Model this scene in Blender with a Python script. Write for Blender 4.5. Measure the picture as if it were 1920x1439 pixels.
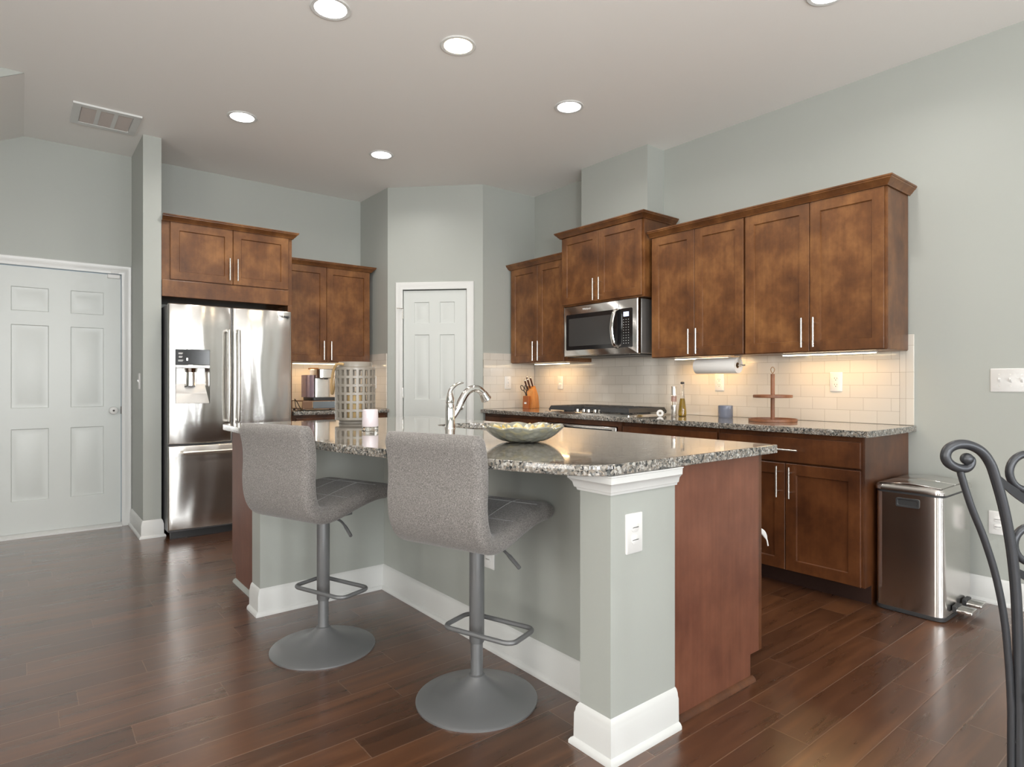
import bpy, bmesh, math, random
from mathutils import Vector, Matrix
random.seed(7)
PI = math.pi
for o in list(bpy.data.objects): bpy.data.objects.remove(o)
S = bpy.context.scene
C = S.collection

# ------------------------------------------------------------------ camera
cam = bpy.data.cameras.new('camera'); camo = bpy.data.objects.new('camera', cam); C.objects.link(camo)
cam.sensor_width = 36; cam.lens = 21.6; cam.shift_y = -0.0008; cam.clip_start = 0.02
camo.location = (0, 0, 1.157); camo.rotation_euler = (PI/2, 0, -math.radians(38.67))
S.camera = camo
# ------------------------------------------------------------------ world, exposure
S.view_settings.view_transform = 'Standard'; S.view_settings.look = 'None'
S.view_settings.gamma = 1; S.view_settings.use_curve_mapping = False
S.view_settings.exposure = 0.25
W = bpy.data.worlds.new('sky'); S.world = W; W.use_nodes = True
W.node_tree.nodes['Background'].inputs[0].default_value = (0.75, 0.87, 1.0, 1)
W.node_tree.nodes['Background'].inputs[1].default_value = 1.0
# ------------------------------------------------------------------ fill lamps in the unseen windows, and an added fill aimed at the ceiling
def area(name, loc, rot, sx, sy, power, col, spread=PI, parent=None, shape='RECTANGLE'):
    l = bpy.data.lights.new(name, 'AREA'); l.shape = shape; l.size = sx
    if shape == 'RECTANGLE': l.size_y = sy
    l.energy = power; l.color = col; l.spread = spread
    o = bpy.data.objects.new(name, l); C.objects.link(o); o.location = loc; o.rotation_euler = rot
    if parent: o.parent = parent
    return o
DAY = (0.96, 0.985, 1.0); WIN = 92; WINL = 27; CEIL_FILL = 78
FW = [(-2.0, -1.45), (-1.0, -0.45), (0.5, 0.95), (1.85, 2.15), (2.95, 3.25)]           # unseen window openings behind the camera, narrow to streak the fridge reflections (x ranges)
LW = [(-2.6, -1.0), (0.2, 1.9)]                       # unseen window openings in the left wall, holding fill lamps (y ranges)
for a, b in FW: area('window_fill', ((a+b)/2, -3.60, 1.45), (PI/2+.12, 0, 0), b-a-.1, 1.75, WIN*(b-a), DAY)  # fill lamp set in each unseen rear window
for a, b in LW: area('window_fill', (-2.60, (a+b)/2, 1.45), (PI/2+.12, 0, -PI/2), b-a-.1, 1.75, WINL*(b-a), (1,.93,.84))  # added warm fill from the left, set in the unseen windows
area('ceiling_fill', (.2, -.9, 1.5), (PI-.35, 0, 0), .5, 0, CEIL_FILL, (1,.985,.96), PI, None, 'DISK')  # added upward lamp without a fixture, brightens ceiling and room
CAN_POWER = 6; STRIP_POWER = 0.95

# ------------------------------------------------------------------ mesh helpers
class M:
    def __init__(s): s.v = []; s.f = []
    def add(s, vs, fs):
        b = len(s.v); s.v += [tuple(p) for p in vs]; s.f += [tuple(i+b for i in f) for f in fs]; return s
    def box(s, x0, x1, y0, y1, z0, z1):
        return s.add([(x0,y0,z0),(x1,y0,z0),(x1,y1,z0),(x0,y1,z0),(x0,y0,z1),(x1,y0,z1),(x1,y1,z1),(x0,y1,z1)],
              [(0,3,2,1),(4,5,6,7),(0,1,5,4),(1,2,6,5),(2,3,7,6),(3,0,4,7)])
    def prism(s, poly, a0, a1, axis='z'):
        n = len(poly)
        def p(u, w, a): return {'z':(u,w,a),'y':(u,a,w),'x':(a,u,w)}[axis]
        vs = [p(u,w,a0) for u,w in poly]+[p(u,w,a1) for u,w in poly]
        return s.add(vs, [tuple(range(n))[::-1], tuple(range(n,2*n))]+[(i,(i+1)%n,n+(i+1)%n,n+i) for i in range(n)])
    def cyl(s, p0, p1, r, r2=None, n=20):
        p0, p1 = Vector(p0), Vector(p1); r2 = r if r2 is None else r2
        q = (p1-p0).to_track_quat('Z','Y').to_matrix(); L = (p1-p0).length
        vs = [p0+q@Vector((r*math.cos(2*PI*i/n), r*math.sin(2*PI*i/n),0)) for i in range(n)]
        vs += [p0+q@Vector((r2*math.cos(2*PI*i/n), r2*math.sin(2*PI*i/n),L)) for i in range(n)]
        return s.add(vs, [tuple(range(n))[::-1], tuple(range(n,2*n))]+[(i,(i+1)%n,n+(i+1)%n,n+i) for i in range(n)])
    def lathe(s, prof, c=(0,0,0), n=48, close=False):
        vs=[]; fs=[]; k=len(prof)
        for r,z in prof:
            for i in range(n):
                a=2*PI*i/n; vs.append((c[0]+max(r,1e-5)*math.cos(a), c[1]+max(r,1e-5)*math.sin(a), c[2]+z))
        for j in range(k if close else k-1):
            for i in range(n):
                fs.append((j*n+i, j*n+(i+1)%n, ((j+1)%k)*n+(i+1)%n, ((j+1)%k)*n+i))
        return s.add(vs, fs)
    def sphere(s, c, r, n=16, sz=1):
        return s.lathe([(r*math.sin(PI*i/n), -r*sz*math.cos(PI*i/n)) for i in range(n+1)], c, n*2)
    def tube(s, pts, r, n=12, closed=False, flat=None):
        P=[Vector(p) for p in pts]; k=len(P); rs = r if isinstance(r,(list,tuple)) else [r]*k
        T=[]
        for i in range(k):
            a = P[(i-1)%k] if (closed or i>0) else P[i]; b = P[(i+1)%k] if (closed or i<k-1) else P[i]
            T.append((b-a).normalized())
        up = Vector((0,0,1)) if abs(T[0].z)<.9 else Vector((1,0,0))
        N = (up-T[0]*up.dot(T[0])).normalized(); vs=[]
        for i in range(k):
            N = (N-T[i]*N.dot(T[i])).normalized(); B = T[i].cross(N)
            for j in range(n):
                a=2*PI*j/n; f = flat or 1
                vs.append(P[i]+N*(rs[i]*math.cos(a))+B*(rs[i]*f*math.sin(a)))
        fs=[]
        for i in range(k if closed else k-1):
            for j in range(n):
                fs.append((i*n+j, i*n+(j+1)%n, ((i+1)%k)*n+(j+1)%n, ((i+1)%k)*n+j))
        if not closed: fs += [tuple(range(n))[::-1], tuple(range((k-1)*n,k*n))]
        return s.add(vs, fs)
    def sweep(s, path, prof, z=0):
        """profile (out, z) swept with mitres along a plan polyline; out is to the right of travel"""
        P=[Vector((p[0],p[1])) for p in path]; k=len(P); m=len(prof); vs=[]
        def nrm(a,b):
            d=(b-a).normalized(); return Vector((d.y,-d.x))
        for i in range(k):
            if i==0: o=nrm(P[0],P[1])
            elif i==k-1: o=nrm(P[-2],P[-1])
            else:
                a=nrm(P[i-1],P[i]); b=nrm(P[i],P[i+1]); h=(a+b).normalized(); o=h/max(h.dot(a),.2)
            for d,zz in prof: vs.append((P[i].x+o.x*d, P[i].y+o.y*d, z+zz))
        fs=[]
        for i in range(k-1):
            for j in range(m): fs.append((i*m+j, i*m+(j+1)%m, (i+1)*m+(j+1)%m, (i+1)*m+j))
        fs += [tuple(range(m))[::-1], tuple(range((k-1)*m,k*m))]
        return s.add(vs, fs)
    def rings(s, rings, closed_ends=True):
        n=len(rings[0]); vs=[p for r in rings for p in r]; fs=[]
        for i in range(len(rings)-1):
            for j in range(n): fs.append((i*n+j, i*n+(j+1)%n, (i+1)*n+(j+1)%n, (i+1)*n+j))
        if closed_ends: fs += [tuple(range(n))[::-1], tuple(range((len(rings)-1)*n,len(rings)*n))]
        return s.add(vs, fs)
    def shaker(s, x0, x1, z0, z1, yf, t=.02, fr=.06, rec=.009):
        def q(i, y): return [(x0+i,y,z0+i),(x1-i,y,z0+i),(x1-i,y,z1-i),(x0+i,y,z1-i)]
        e=.0018
        vs = q(0,yf+t)+q(0,yf+e)+q(e,yf)+q(fr,yf)+q(fr+.004,yf+rec)
        fs=[(3,2,1,0)]
        for r in range(4):
            for i in range(4): fs.append((r*4+i, r*4+(i+1)%4, (r+1)*4+(i+1)%4, (r+1)*4+i))
        fs.append((16,17,18,19))
        return s.add(vs, fs)
    def paneldoor(s, x0, x1, z0, z1, yf, t, pan):
        xs=sorted({x0,x1}|{p[0] for p in pan}|{p[1] for p in pan}); zs=sorted({z0,z1}|{p[2] for p in pan}|{p[3] for p in pan})
        for a,b in zip(xs,xs[1:]):
            for c,d in zip(zs,zs[1:]):
                if any(abs(p[0]-a)<1e-6 and abs(p[1]-b)<1e-6 and abs(p[2]-c)<1e-6 and abs(p[3]-d)<1e-6 for p in pan):
                    def q(i,y): return [(a+i,yf+y,c+i),(b-i,yf+y,c+i),(b-i,yf+y,d-i),(a+i,yf+y,d-i)]
                    vs=q(0,0)+q(.005,.007)+q(.014,.008)+q(.045,.002); fs=[]
                    for r in range(3):
                        for i in range(4): fs.append((r*4+i, r*4+(i+1)%4, (r+1)*4+(i+1)%4, (r+1)*4+i))
                    fs.append((12,13,14,15)); s.add(vs,fs)
                else: s.add([(a,yf,c),(b,yf,c),(b,yf,d),(a,yf,d)],[(0,1,2,3)])
        y1=yf+t
        s.add([(x0,yf,z0),(x1,yf,z0),(x1,yf,z1),(x0,yf,z1),(x0,y1,z0),(x1,y1,z0),(x1,y1,z1),(x0,y1,z1)],
              [(0,4,5,1),(1,5,6,2),(2,6,7,3),(3,7,4,0),(7,6,5,4)])
        return s

def rrect(x0,x1,y0,y1,r,n=6):
    out=[]
    for cx,cy,a in ((x1-r,y1-r,0),(x0+r,y1-r,PI/2),(x0+r,y0+r,PI),(x1-r,y0+r,1.5*PI)):
        for i in range(n+1): out.append((cx+r*math.cos(a+PI/2*i/n), cy+r*math.sin(a+PI/2*i/n)))
    return out
def cr(pts, k=8, closed=False):
    """Catmull-Rom through points"""
    P=[Vector(p) for p in pts]; n=len(P); out=[]
    for i in range(n if closed else n-1):
        if closed: a,b,c,d=P[(i-1)%n],P[i],P[(i+1)%n],P[(i+2)%n]
        else: b,c=P[i],P[i+1]; a=P[i-1] if i>0 else b*2-c; d=P[i+2] if i+2<n else c*2-b
        for j in range(k):
            t=j/k; out.append(.5*((2*b)+(c-a)*t+(2*a-5*b+4*c-d)*t*t+(3*b-a-3*c+d)*t**3))
    if not closed: out.append(P[-1])
    return out
def finish(me, mat, smooth):
    bm=bmesh.new(); bm.from_mesh(me); bmesh.ops.recalc_face_normals(bm, faces=bm.faces); bm.to_mesh(me); bm.free()
    me.materials.append(mat)
    me.shade_smooth() if smooth else me.shade_flat()
    if smooth: me.set_sharp_from_angle(angle=math.radians(38))
def obj(name, m, mat, parent=None, bevel=0, smooth=True, sub=0):
    me=bpy.data.meshes.new(name); me.from_pydata(m.v, [], m.f); me.update()
    if sub or bevel:
        bm=bmesh.new(); bm.from_mesh(me); bmesh.ops.remove_doubles(bm, verts=bm.verts, dist=1e-6); bm.to_mesh(me); bm.free()
    finish(me, mat, smooth)
    o=bpy.data.objects.new(name, me); C.objects.link(o)
    if parent: o.parent=parent
    if bevel:
        b=o.modifiers.new('bevel','BEVEL'); b.width=bevel; b.segments=2; b.limit_method='ANGLE'; b.angle_limit=math.radians(50)
    if sub:
        b=o.modifiers.new('subsurf','SUBSURF'); b.levels=sub; b.render_levels=sub
    return o
def tag(o, label=None, cat=None, group=None, kind=None):
    if label: o['label']=label
    if cat: o['category']=cat
    if group: o['group']=group
    if kind: o['kind']=kind
    return o
def thing(name, label, cat, loc=(0,0,0), rz=0, group=None, kind=None):
    o=bpy.data.objects.new(name, None); C.objects.link(o); o.location=loc; o.rotation_euler=(0,0,rz); o.empty_display_size=.05
    return tag(o,label,cat,group,kind)
def dup(root, loc, rz=None, label=None, group=None):
    r=root.copy(); C.objects.link(r); r.location=loc
    if rz is not None: r.rotation_euler=(0,0,rz)
    if label: r['label']=label
    if group: r['group']=group
    for ch in list(root.children):
        c=ch.copy(); C.objects.link(c); c.parent=r
        for g in list(ch.children):
            d=g.copy(); C.objects.link(d); d.parent=c
    return r
def textmesh(name, body, size, mat, parent, x, y, z, depth=.0006, align='CENTER'):
    """lettering in the local XZ plane, facing -Y"""
    cu=bpy.data.curves.new(name,'FONT'); cu.body=body; cu.size=size; cu.extrude=depth; cu.align_x=align; cu.align_y='CENTER'
    t=bpy.data.objects.new(name,cu); C.objects.link(t); bpy.context.view_layer.update()
    me=bpy.data.meshes.new_from_object(t.evaluated_get(bpy.context.evaluated_depsgraph_get()))
    bpy.data.objects.remove(t); bpy.data.curves.remove(cu)
    me.transform(Matrix.Translation((x,y,z))@Matrix.Rotation(PI/2,4,'X')); me.materials.clear(); me.materials.append(mat)
    me.name=name
    o=bpy.data.objects.new(name,me); C.objects.link(o); o.parent=parent
    return o
def slab(name, outer, holes, z0, z1, bev, mat, parent=None):
    """plan outline with holes -> worktop slab with eased edges"""
    cu=bpy.data.curves.new(name,'CURVE'); cu.dimensions='2D'; cu.fill_mode='BOTH'
    cu.extrude=(z1-z0)/2-bev; cu.bevel_depth=bev; cu.bevel_resolution=2; cu.offset=-bev
    for lp in [outer]+holes:
        sp=cu.splines.new('POLY'); sp.points.add(len(lp)-1); sp.use_cyclic_u=True
        for p,q in zip(sp.points,lp): p.co=(q[0],q[1],0,1)
    t=bpy.data.objects.new(name,cu); C.objects.link(t); bpy.context.view_layer.update()
    me=bpy.data.meshes.new_from_object(t.evaluated_get(bpy.context.evaluated_depsgraph_get()))
    bpy.data.objects.remove(t); bpy.data.curves.remove(cu)
    me.transform(Matrix.Translation((0,0,(z0+z1)/2))); me.materials.clear(); me.materials.append(mat); me.name=name
    me.shade_smooth(); me.set_sharp_from_angle(angle=math.radians(30))
    o=bpy.data.objects.new(name,me); C.objects.link(o)
    if parent: o.parent=parent
    return o

# ------------------------------------------------------------------ materials
def mat(name, col, rough=.5, metal=0, **kw):
    m=bpy.data.materials.new(name); m.use_nodes=True; b=m.node_tree.nodes['Principled BSDF']
    b.inputs['Base Color'].default_value=(*col,1); b.inputs['Roughness'].default_value=rough; b.inputs['Metallic'].default_value=metal
    for k,v in kw.items(): b.inputs[k.replace('_',' ')].default_value = (*v,1) if isinstance(v,tuple) else v
    return m
def N(m, t, **ins):
    n=m.node_tree.nodes.new(t)
    for k,v in ins.items():
        k=k.replace('_',' ')
        if k in n.inputs: n.inputs[k].default_value=v
        else: setattr(n,k.replace(' ','_'),v)
    return n
def L(m,a,b): m.node_tree.links.new(a,b)
def B(m): return m.node_tree.nodes['Principled BSDF']
def coords(m, scale=(1,1,1), kind='Object', rot=(0,0,0)):
    tc=N(m,'ShaderNodeTexCoord'); mp=N(m,'ShaderNodeMapping'); mp.inputs['Scale'].default_value=scale; mp.inputs['Rotation'].default_value=rot
    L(m,tc.outputs[kind],mp.inputs[0]); return mp.outputs[0]
def ramp(m, fac, stops, interp='LINEAR'):
    r=N(m,'ShaderNodeValToRGB'); e=r.color_ramp.elements; r.color_ramp.interpolation=interp
    while len(e)<len(stops): e.new(.5)
    for s,(p,c) in zip(e,stops): s.position=p; s.color=(*c,1)
    L(m,fac,r.inputs[0]); return r.outputs[0]
def math_(m, op, a, b=None):
    n=N(m,'ShaderNodeMath'); n.operation=op
    for i,x in enumerate((a,b)):
        if x is None: continue
        if isinstance(x,(int,float)): n.inputs[i].default_value=x
        else: L(m,x,n.inputs[i])
    return n.outputs[0]
def mix(m, fac, a, b, mode='MIX'):
    n=N(m,'ShaderNodeMix'); n.data_type='RGBA'; n.blend_type=mode
    for i,x in ((0,fac),(6,a),(7,b)):
        if isinstance(x,(int,float)): n.inputs[i].default_value=x
        elif isinstance(x,tuple): n.inputs[i].default_value=(*x,1)
        else: L(m,x,n.inputs[i])
    return n.outputs[2]
def bump(m, h, strength=.2, dist=.01):
    b=N(m,'ShaderNodeBump',Strength=strength,Distance=dist); L(m,h,b.inputs['Height']); L(m,b.outputs[0],B(m).inputs['Normal']); return b

def paint(name,col,rough=.55):
    m=mat(name,col,rough); n=N(m,'ShaderNodeTexNoise',Scale=220.,Detail=3.); L(m,coords(m),n.inputs[0]); bump(m,n.outputs[0],.06,.002)
    return m
m_wall=paint('wall_paint_grey',(.395,.415,.388),.45)
m_ceil=paint('ceiling_paint',(.88,.865,.84),.7)
m_white=mat('white_trim_paint',(.68,.69,.68),.3)
m_door=mat('white_door_paint',(.60,.63,.615),.35)
m_plate=mat('white_plastic',(.74,.74,.73),.3)
m_slot=mat('dark_slot',(.06,.055,.05),.5)

def woodmat(name, dark, mid, light, rough=.3, axis='z'):
    m=mat(name,mid,rough,Coat_Weight=.12,Coat_Roughness=.2,Specular_IOR_Level=.4)
    n1=N(m,'ShaderNodeTexNoise',Scale=5.5,Detail=5.,Roughness=.6); L(m,coords(m,(1,1,.8) if axis=='z' else (.8,1,1)),n1.inputs[0])
    n2=N(m,'ShaderNodeTexNoise',Scale=60.,Detail=4.); L(m,coords(m,(1,1,.06) if axis=='z' else (.06,.06,1)),n2.inputs[0])
    c=ramp(m,n1.outputs[0],[(.3,dark),(.5,mid),(.72,light)])
    g=ramp(m,n2.outputs[0],[(.3,(.74,.72,.70)),(.65,(1,1,1))])
    L(m,mix(m,.55,c,g,'MULTIPLY'),B(m).inputs['Base Color']); bump(m,n2.outputs[0],.04,.002)
    return m
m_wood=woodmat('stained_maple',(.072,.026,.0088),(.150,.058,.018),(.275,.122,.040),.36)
m_wood_shaded=woodmat('stained_maple_shaded',(.050,.016,.0060),(.095,.032,.0105),(.155,.056,.019),.36)  # darker copy of the stain, puts the lower cabinets' dimmer light into colour
m_panel=woodmat('end_panel_veneer',(.125,.043,.025),(.17,.062,.035),(.21,.08,.046),.4)
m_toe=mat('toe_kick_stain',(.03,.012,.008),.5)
m_nickel=mat('brushed_nickel',(.72,.70,.66),.27,1)
m_chrome=mat('polished_chrome',(.80,.79,.77),.07,1)
m_black=mat('black_gloss',(.012,.012,.013),.12)
m_iron=mat('cast_iron',(.03,.032,.035),.42)
m_dark=mat('dark_plastic',(.035,.036,.038),.4)

def steel(name,col=(.66,.645,.62),rough=.2,wave=1):
    m=mat(name,col,rough,1,Anisotropic=.85,Anisotropic_Rotation=.25)
    t=N(m,'ShaderNodeTangent'); t.direction_type='RADIAL'; t.axis='Z'; L(m,t.outputs[0],B(m).inputs['Tangent'])
    n=N(m,'ShaderNodeTexNoise',Scale=1.,Detail=1.); L(m,coords(m,(5,5,1.3)),n.inputs[0])
    f=N(m,'ShaderNodeTexNoise',Scale=1.,Detail=2.); L(m,coords(m,(3,3,900)),f.inputs[0])
    h=math_(m,'ADD',math_(m,'MULTIPLY',n.outputs[0],wave),math_(m,'MULTIPLY',f.outputs[0],.004)); bump(m,h,.35,.03)
    return m
m_steel=steel('stainless_steel',(.62,.61,.59),.24,1.6)
m_steel2=steel('stainless_steel_flat',(.66,.645,.625),.2,.10)

# floor planks
def floormat():
    m=mat('hardwood_planks',(.1,.04,.02),.26,Specular_IOR_Level=.7,Coat_Weight=.75,Coat_Roughness=.2)
    tc=N(m,'ShaderNodeTexCoord'); sp=N(m,'ShaderNodeSeparateXYZ'); L(m,tc.outputs['Object'],sp.inputs[0]); X,Y=sp.outputs[0],sp.outputs[1]
    rowf=math_(m,'DIVIDE',math_(m,'ADD',Y,10-2.567+.135*.0),.135); row=math_(m,'FLOOR',rowf); fy=math_(m,'FRACT',rowf)
    wn=N(m,'ShaderNodeTexWhiteNoise'); wn.noise_dimensions='1D'; L(m,row,wn.inputs['W'])
    u=math_(m,'ADD',math_(m,'DIVIDE',X,.92),math_(m,'MULTIPLY',wn.outputs['Value'],7.3)); pid=math_(m,'FLOOR',u); fx=math_(m,'FRACT',u)
    cb=N(m,'ShaderNodeCombineXYZ'); L(m,row,cb.inputs[0]); L(m,pid,cb.inputs[1])
    w2=N(m,'ShaderNodeTexWhiteNoise'); w2.noise_dimensions='2D'; L(m,cb.outputs[0],w2.inputs['Vector'])
    ofs=N(m,'ShaderNodeVectorMath'); ofs.operation='MULTIPLY_ADD'
    L(m,w2.outputs['Color'],ofs.inputs[0]); ofs.inputs[1].default_value=(9,9,9)
    mp=N(m,'ShaderNodeMapping'); mp.inputs['Scale'].default_value=(1.3,13,1); L(m,tc.outputs['Object'],mp.inputs[0]); L(m,mp.outputs[0],ofs.inputs[2])
    g=N(m,'ShaderNodeTexNoise',Scale=1.6,Detail=3.,Roughness=.5,Distortion=.6); L(m,ofs.outputs[0],g.inputs[0])
    base=ramp(m,g.outputs[0],[(.15,(.052,.020,.009)),(.5,(.086,.034,.0145)),(.8,(.140,.058,.024))])
    var=ramp(m,w2.outputs['Value'],[(0,(.72,.70,.70)),(1,(1.22,1.2,1.15))])
    col=mix(m,1.,base,var,'MULTIPLY')
    ey=math_(m,'MULTIPLY',math_(m,'MINIMUM',fy,math_(m,'SUBTRACT',1.,fy)),.135); ex=math_(m,'MULTIPLY',math_(m,'MINIMUM',fx,math_(m,'SUBTRACT',1.,fx)),.92)
    e=math_(m,'MINIMUM',ex,ey); gap=N(m,'ShaderNodeMapRange'); gap.inputs[1].default_value=.0004; gap.inputs[2].default_value=.0022; L(m,e,gap.inputs[0])
    L(m,mix(m,gap.outputs[0],(.16,.085,.05),col),B(m).inputs['Base Color'])  # joints painted paler than the planks, like light caught on bevels
    h=math_(m,'ADD',gap.outputs[0],math_(m,'MULTIPLY',g.outputs[0],.12)); bump(m,h,.28,.003)
    rn=N(m,'ShaderNodeMapRange'); rn.inputs[3].default_value=.22; rn.inputs[4].default_value=.36; L(m,g.outputs[0],rn.inputs[0]); L(m,rn.outputs[0],B(m).inputs['Roughness'])
    return m
m_floor=floormat()

def granite():
    m=mat('speckled_granite',(.3,.28,.25),.09,Specular_IOR_Level=.5,Coat_Weight=.6,Coat_Roughness=.03,Coat_IOR=1.5)
    c=coords(m); v=N(m,'ShaderNodeTexVoronoi',Scale=95.,Randomness=1.); v2=N(m,'ShaderNodeTexVoronoi',Scale=210.); n=N(m,'ShaderNodeTexNoise',Scale=38.,Detail=5.)
    nd=N(m,'ShaderNodeTexNoise',Scale=60.,Detail=2.); L(m,c,nd.inputs[0]); dv=N(m,'ShaderNodeVectorMath'); dv.operation='MULTIPLY_ADD'
    L(m,nd.outputs['Color'],dv.inputs[0]); dv.inputs[1].default_value=(.012,.012,.012); L(m,c,dv.inputs[2])
    for t in (v,v2,n): L(m,dv.outputs[0],t.inputs[0])
    s1=N(m,'ShaderNodeSeparateColor'); L(m,v.outputs['Color'],s1.inputs[0]); s2=N(m,'ShaderNodeSeparateColor'); L(m,v2.outputs['Color'],s2.inputs[0])
    a=ramp(m,s1.outputs[0],[(0,(.03,.032,.033)),(.16,(.09,.094,.09)),(.34,(.23,.20,.165)),(.55,(.33,.31,.275)),(.74,(.17,.16,.145)),(.9,(.45,.44,.41))],'CONSTANT')
    b=ramp(m,s2.outputs[0],[(0,(.018,.02,.022)),(.14,(.14,.132,.12)),(.5,(.26,.225,.185)),(.8,(.40,.39,.365))],'CONSTANT')
    L(m,mix(m,ramp(m,n.outputs[0],[(.42,(0,0,0)),(.58,(1,1,1))]),a,b),B(m).inputs['Base Color'])
    return m
m_granite=granite()

def tilemat(name, vert=False):
    m=mat(name,(.78,.755,.71),.12,Coat_Weight=.4,Coat_Roughness=.05)
    c=coords(m,(1,1,1),'Object')
    sp=N(m,'ShaderNodeSeparateXYZ'); L(m,c,sp.inputs[0]); cb=N(m,'ShaderNodeCombineXYZ'); L(m,sp.outputs[0],cb.inputs[0]); L(m,sp.outputs[2],cb.inputs[1])
    br=N(m,'ShaderNodeTexBrick',Scale=1.); br.offset=.5 if not vert else 0; br.inputs['Brick Width'].default_value=.1524 if not vert else .0762
    br.inputs['Row Height'].default_value=.0762 if not vert else .1524; br.inputs['Mortar Size'].default_value=.0011; br.inputs['Mortar Smooth'].default_value=.3
    br.inputs['Color1'].default_value=(.66,.625,.565,1); br.inputs['Color2'].default_value=(.62,.585,.525,1); br.inputs['Mortar'].default_value=(.40,.36,.30,1)
    L(m,cb.outputs[0],br.inputs['Vector']); L(m,br.outputs['Color'],B(m).inputs['Base Color'])
    b=bump(m,br.outputs['Fac'],.35,.002); b.invert=True
    return m
m_tile=tilemat('subway_tile'); m_tilev=tilemat('trim_tile',True)

def fabric():
    m=mat('heather_grey_fabric',(.2,.2,.2),.95,Sheen_Weight=.25)
    c=coords(m); n=N(m,'ShaderNodeTexNoise',Scale=620.,Detail=2.); L(m,coords(m,(1,1,.3)),n.inputs[0]); n2=N(m,'ShaderNodeTexNoise',Scale=620.,Detail=2.); L(m,coords(m,(.3,.3,1)),n2.inputs[0])
    h=math_(m,'MULTIPLY',math_(m,'ADD',n.outputs[0],n2.outputs[0]),.5)
    L(m,ramp(m,h,[(.36,(.09,.084,.079)),(.5,(.172,.160,.151)),(.64,(.29,.273,.258))]),B(m).inputs['Base Color']); bump(m,h,.5,.0015)
    return m
m_fab=fabric()
m_stitch=mat('grey_thread',(.42,.42,.42),.9)
m_post=mat('grey_powder_coat',(.185,.19,.195),.33,.35)
m_ironc=mat('wrought_iron',(.062,.065,.072),.34,.55)
def emit(name,col,st):
    m=mat(name,(.8,.8,.8),.5); b=B(m); b.inputs['Emission Color'].default_value=(*col,1); b.inputs['Emission Strength'].default_value=st; return m
m_bulb=emit('lit_lens',(1,.98,.95),14); m_bulbw=emit('warm_lit_lens',(1,.80,.50),14); m_strip=emit('warm_strip_lens',(1,.80,.50),9)
m_led=emit('display_light',(.45,.55,1),1.6); m_ledw=emit('display_digit',(1,1,1),2.5)
m_lantern=mat('glazed_grey_ceramic',(.25,.228,.195),.3)
m_rope=mat('tan_rope',(.42,.28,.13),.9)
m_candle=mat('ivory_wax',(.85,.62,.30),.5,Subsurface_Weight=.3)
m_pink=mat('pale_pink_glass',(.80,.72,.76),.15,Coat_Weight=.6)
m_glass=mat('clear_glass',(.95,.95,.93),.03,Transmission_Weight=1.,IOR=1.45)
m_bowl=mat('grey_leaf_glass',(.30,.30,.25),.2,Coat_Weight=.8)
v_=N(m_bowl,'ShaderNodeTexVoronoi',Scale=34.); L(m_bowl,coords(m_bowl),v_.inputs[0]); bump(m_bowl,v_.outputs['Distance'],.6,.006)
L(m_bowl,ramp(m_bowl,v_.outputs['Distance'],[(.1,(.34,.34,.28)),(.55,(.25,.255,.215)),(.95,(.36,.33,.20))]),B(m_bowl).inputs['Base Color'])
def leafmat():
    m=mat('gold_cream_leaf',(.7,.62,.4),.25,Coat_Weight=.8); n=N(m,'ShaderNodeTexNoise',Scale=26.,Detail=3.); L(m,coords(m),n.inputs[0])
    L(m,ramp(m,n.outputs[0],[(.38,(.72,.71,.64)),(.5,(.66,.56,.30)),(.62,(.46,.33,.07))]),B(m).inputs['Base Color']); return m
m_leaf=leafmat()
m_oil=mat('golden_oil',(.62,.42,.02),.08,Transmission_Weight=.6)
m_acacia=woodmat('honey_wood',(.36,.13,.03),(.55,.23,.055),(.70,.34,.10),.35)
m_tray=woodmat('walnut_tray',(.16,.06,.028),(.25,.105,.05),(.33,.15,.075),.45)
m_knife=mat('brown_handle',(.07,.022,.012),.35)
m_paper=mat('white_paper',(.84,.84,.83),.9)
m_card=mat('cardboard',(.30,.17,.08),.9)
m_bluejar=mat('blue_grey_glass',(.16,.18,.24),.12,Coat_Weight=.8)
m_tank=mat('tinted_tank',(.42,.36,.46),.08,Transmission_Weight=.75,IOR=1.2)
m_wicker=mat('brown_wire',(.22,.12,.07),.5)
m_glow=mat('window_glass',(1,1,1),0,Transmission_Weight=1.,IOR=1.01)
m_winframe=m_white
m_salt=mat('pink_salt',(.62,.36,.29),.7)

# ------------------------------------------------------------------ room shell
ZC=3.0; XR=3.985; YB=5.86
def struct(name, m, mt, parent=None, **k): return tag(obj(name,m,mt,parent,**k),kind='structure')
struct('floor', M().box(-2.7,4.1,-3.7,6.0,-.06,0), m_floor, smooth=False)
cm=M().box(-2.7,4.1,-3.7,4.67,ZC,ZC+.1).box(.02,4.1,4.67,6.0,ZC,ZC+.1)
cm.prism([(.02,ZC),(-2.7,ZC-.53*2.72),(-2.7,ZC+.1),(.02,ZC+.1)],4.67,6.0,'y')
struct('ceiling', cm, m_ceil, smooth=False)
struct('cheek_shade_panel', M().prism([(.018,ZC-.001),(-2.6,ZC-.53*2.62),(-2.6,ZC-.001)],4.662,4.6695,'y'), m_wall, smooth=False)  # added thin panel, its grey paint darkens the overlit ceiling cheek
D0,D1,DH=-.188,.640,2.032                               # left door opening
struct('wall_back', M().box(-2.7,D0,YB,YB+.12,0,ZC).box(D1,4.1,YB,YB+.12,0,ZC).box(D0,D1,YB,YB+.12,DH,ZC), m_wall, smooth=False)
struct('wall_right', M().box(XR,XR+.12,-3.7,YB,0,ZC), m_wall, smooth=False)
def holed(vertical_ranges, lo, hi, mk):
    m=M(); e=lo
    for a,b in vertical_ranges:
        mk(m,e,a,0,ZC); mk(m,a,b,0,.45); mk(m,a,b,2.45,ZC); e=b
    mk(m,e,hi,0,ZC); return m
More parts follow.
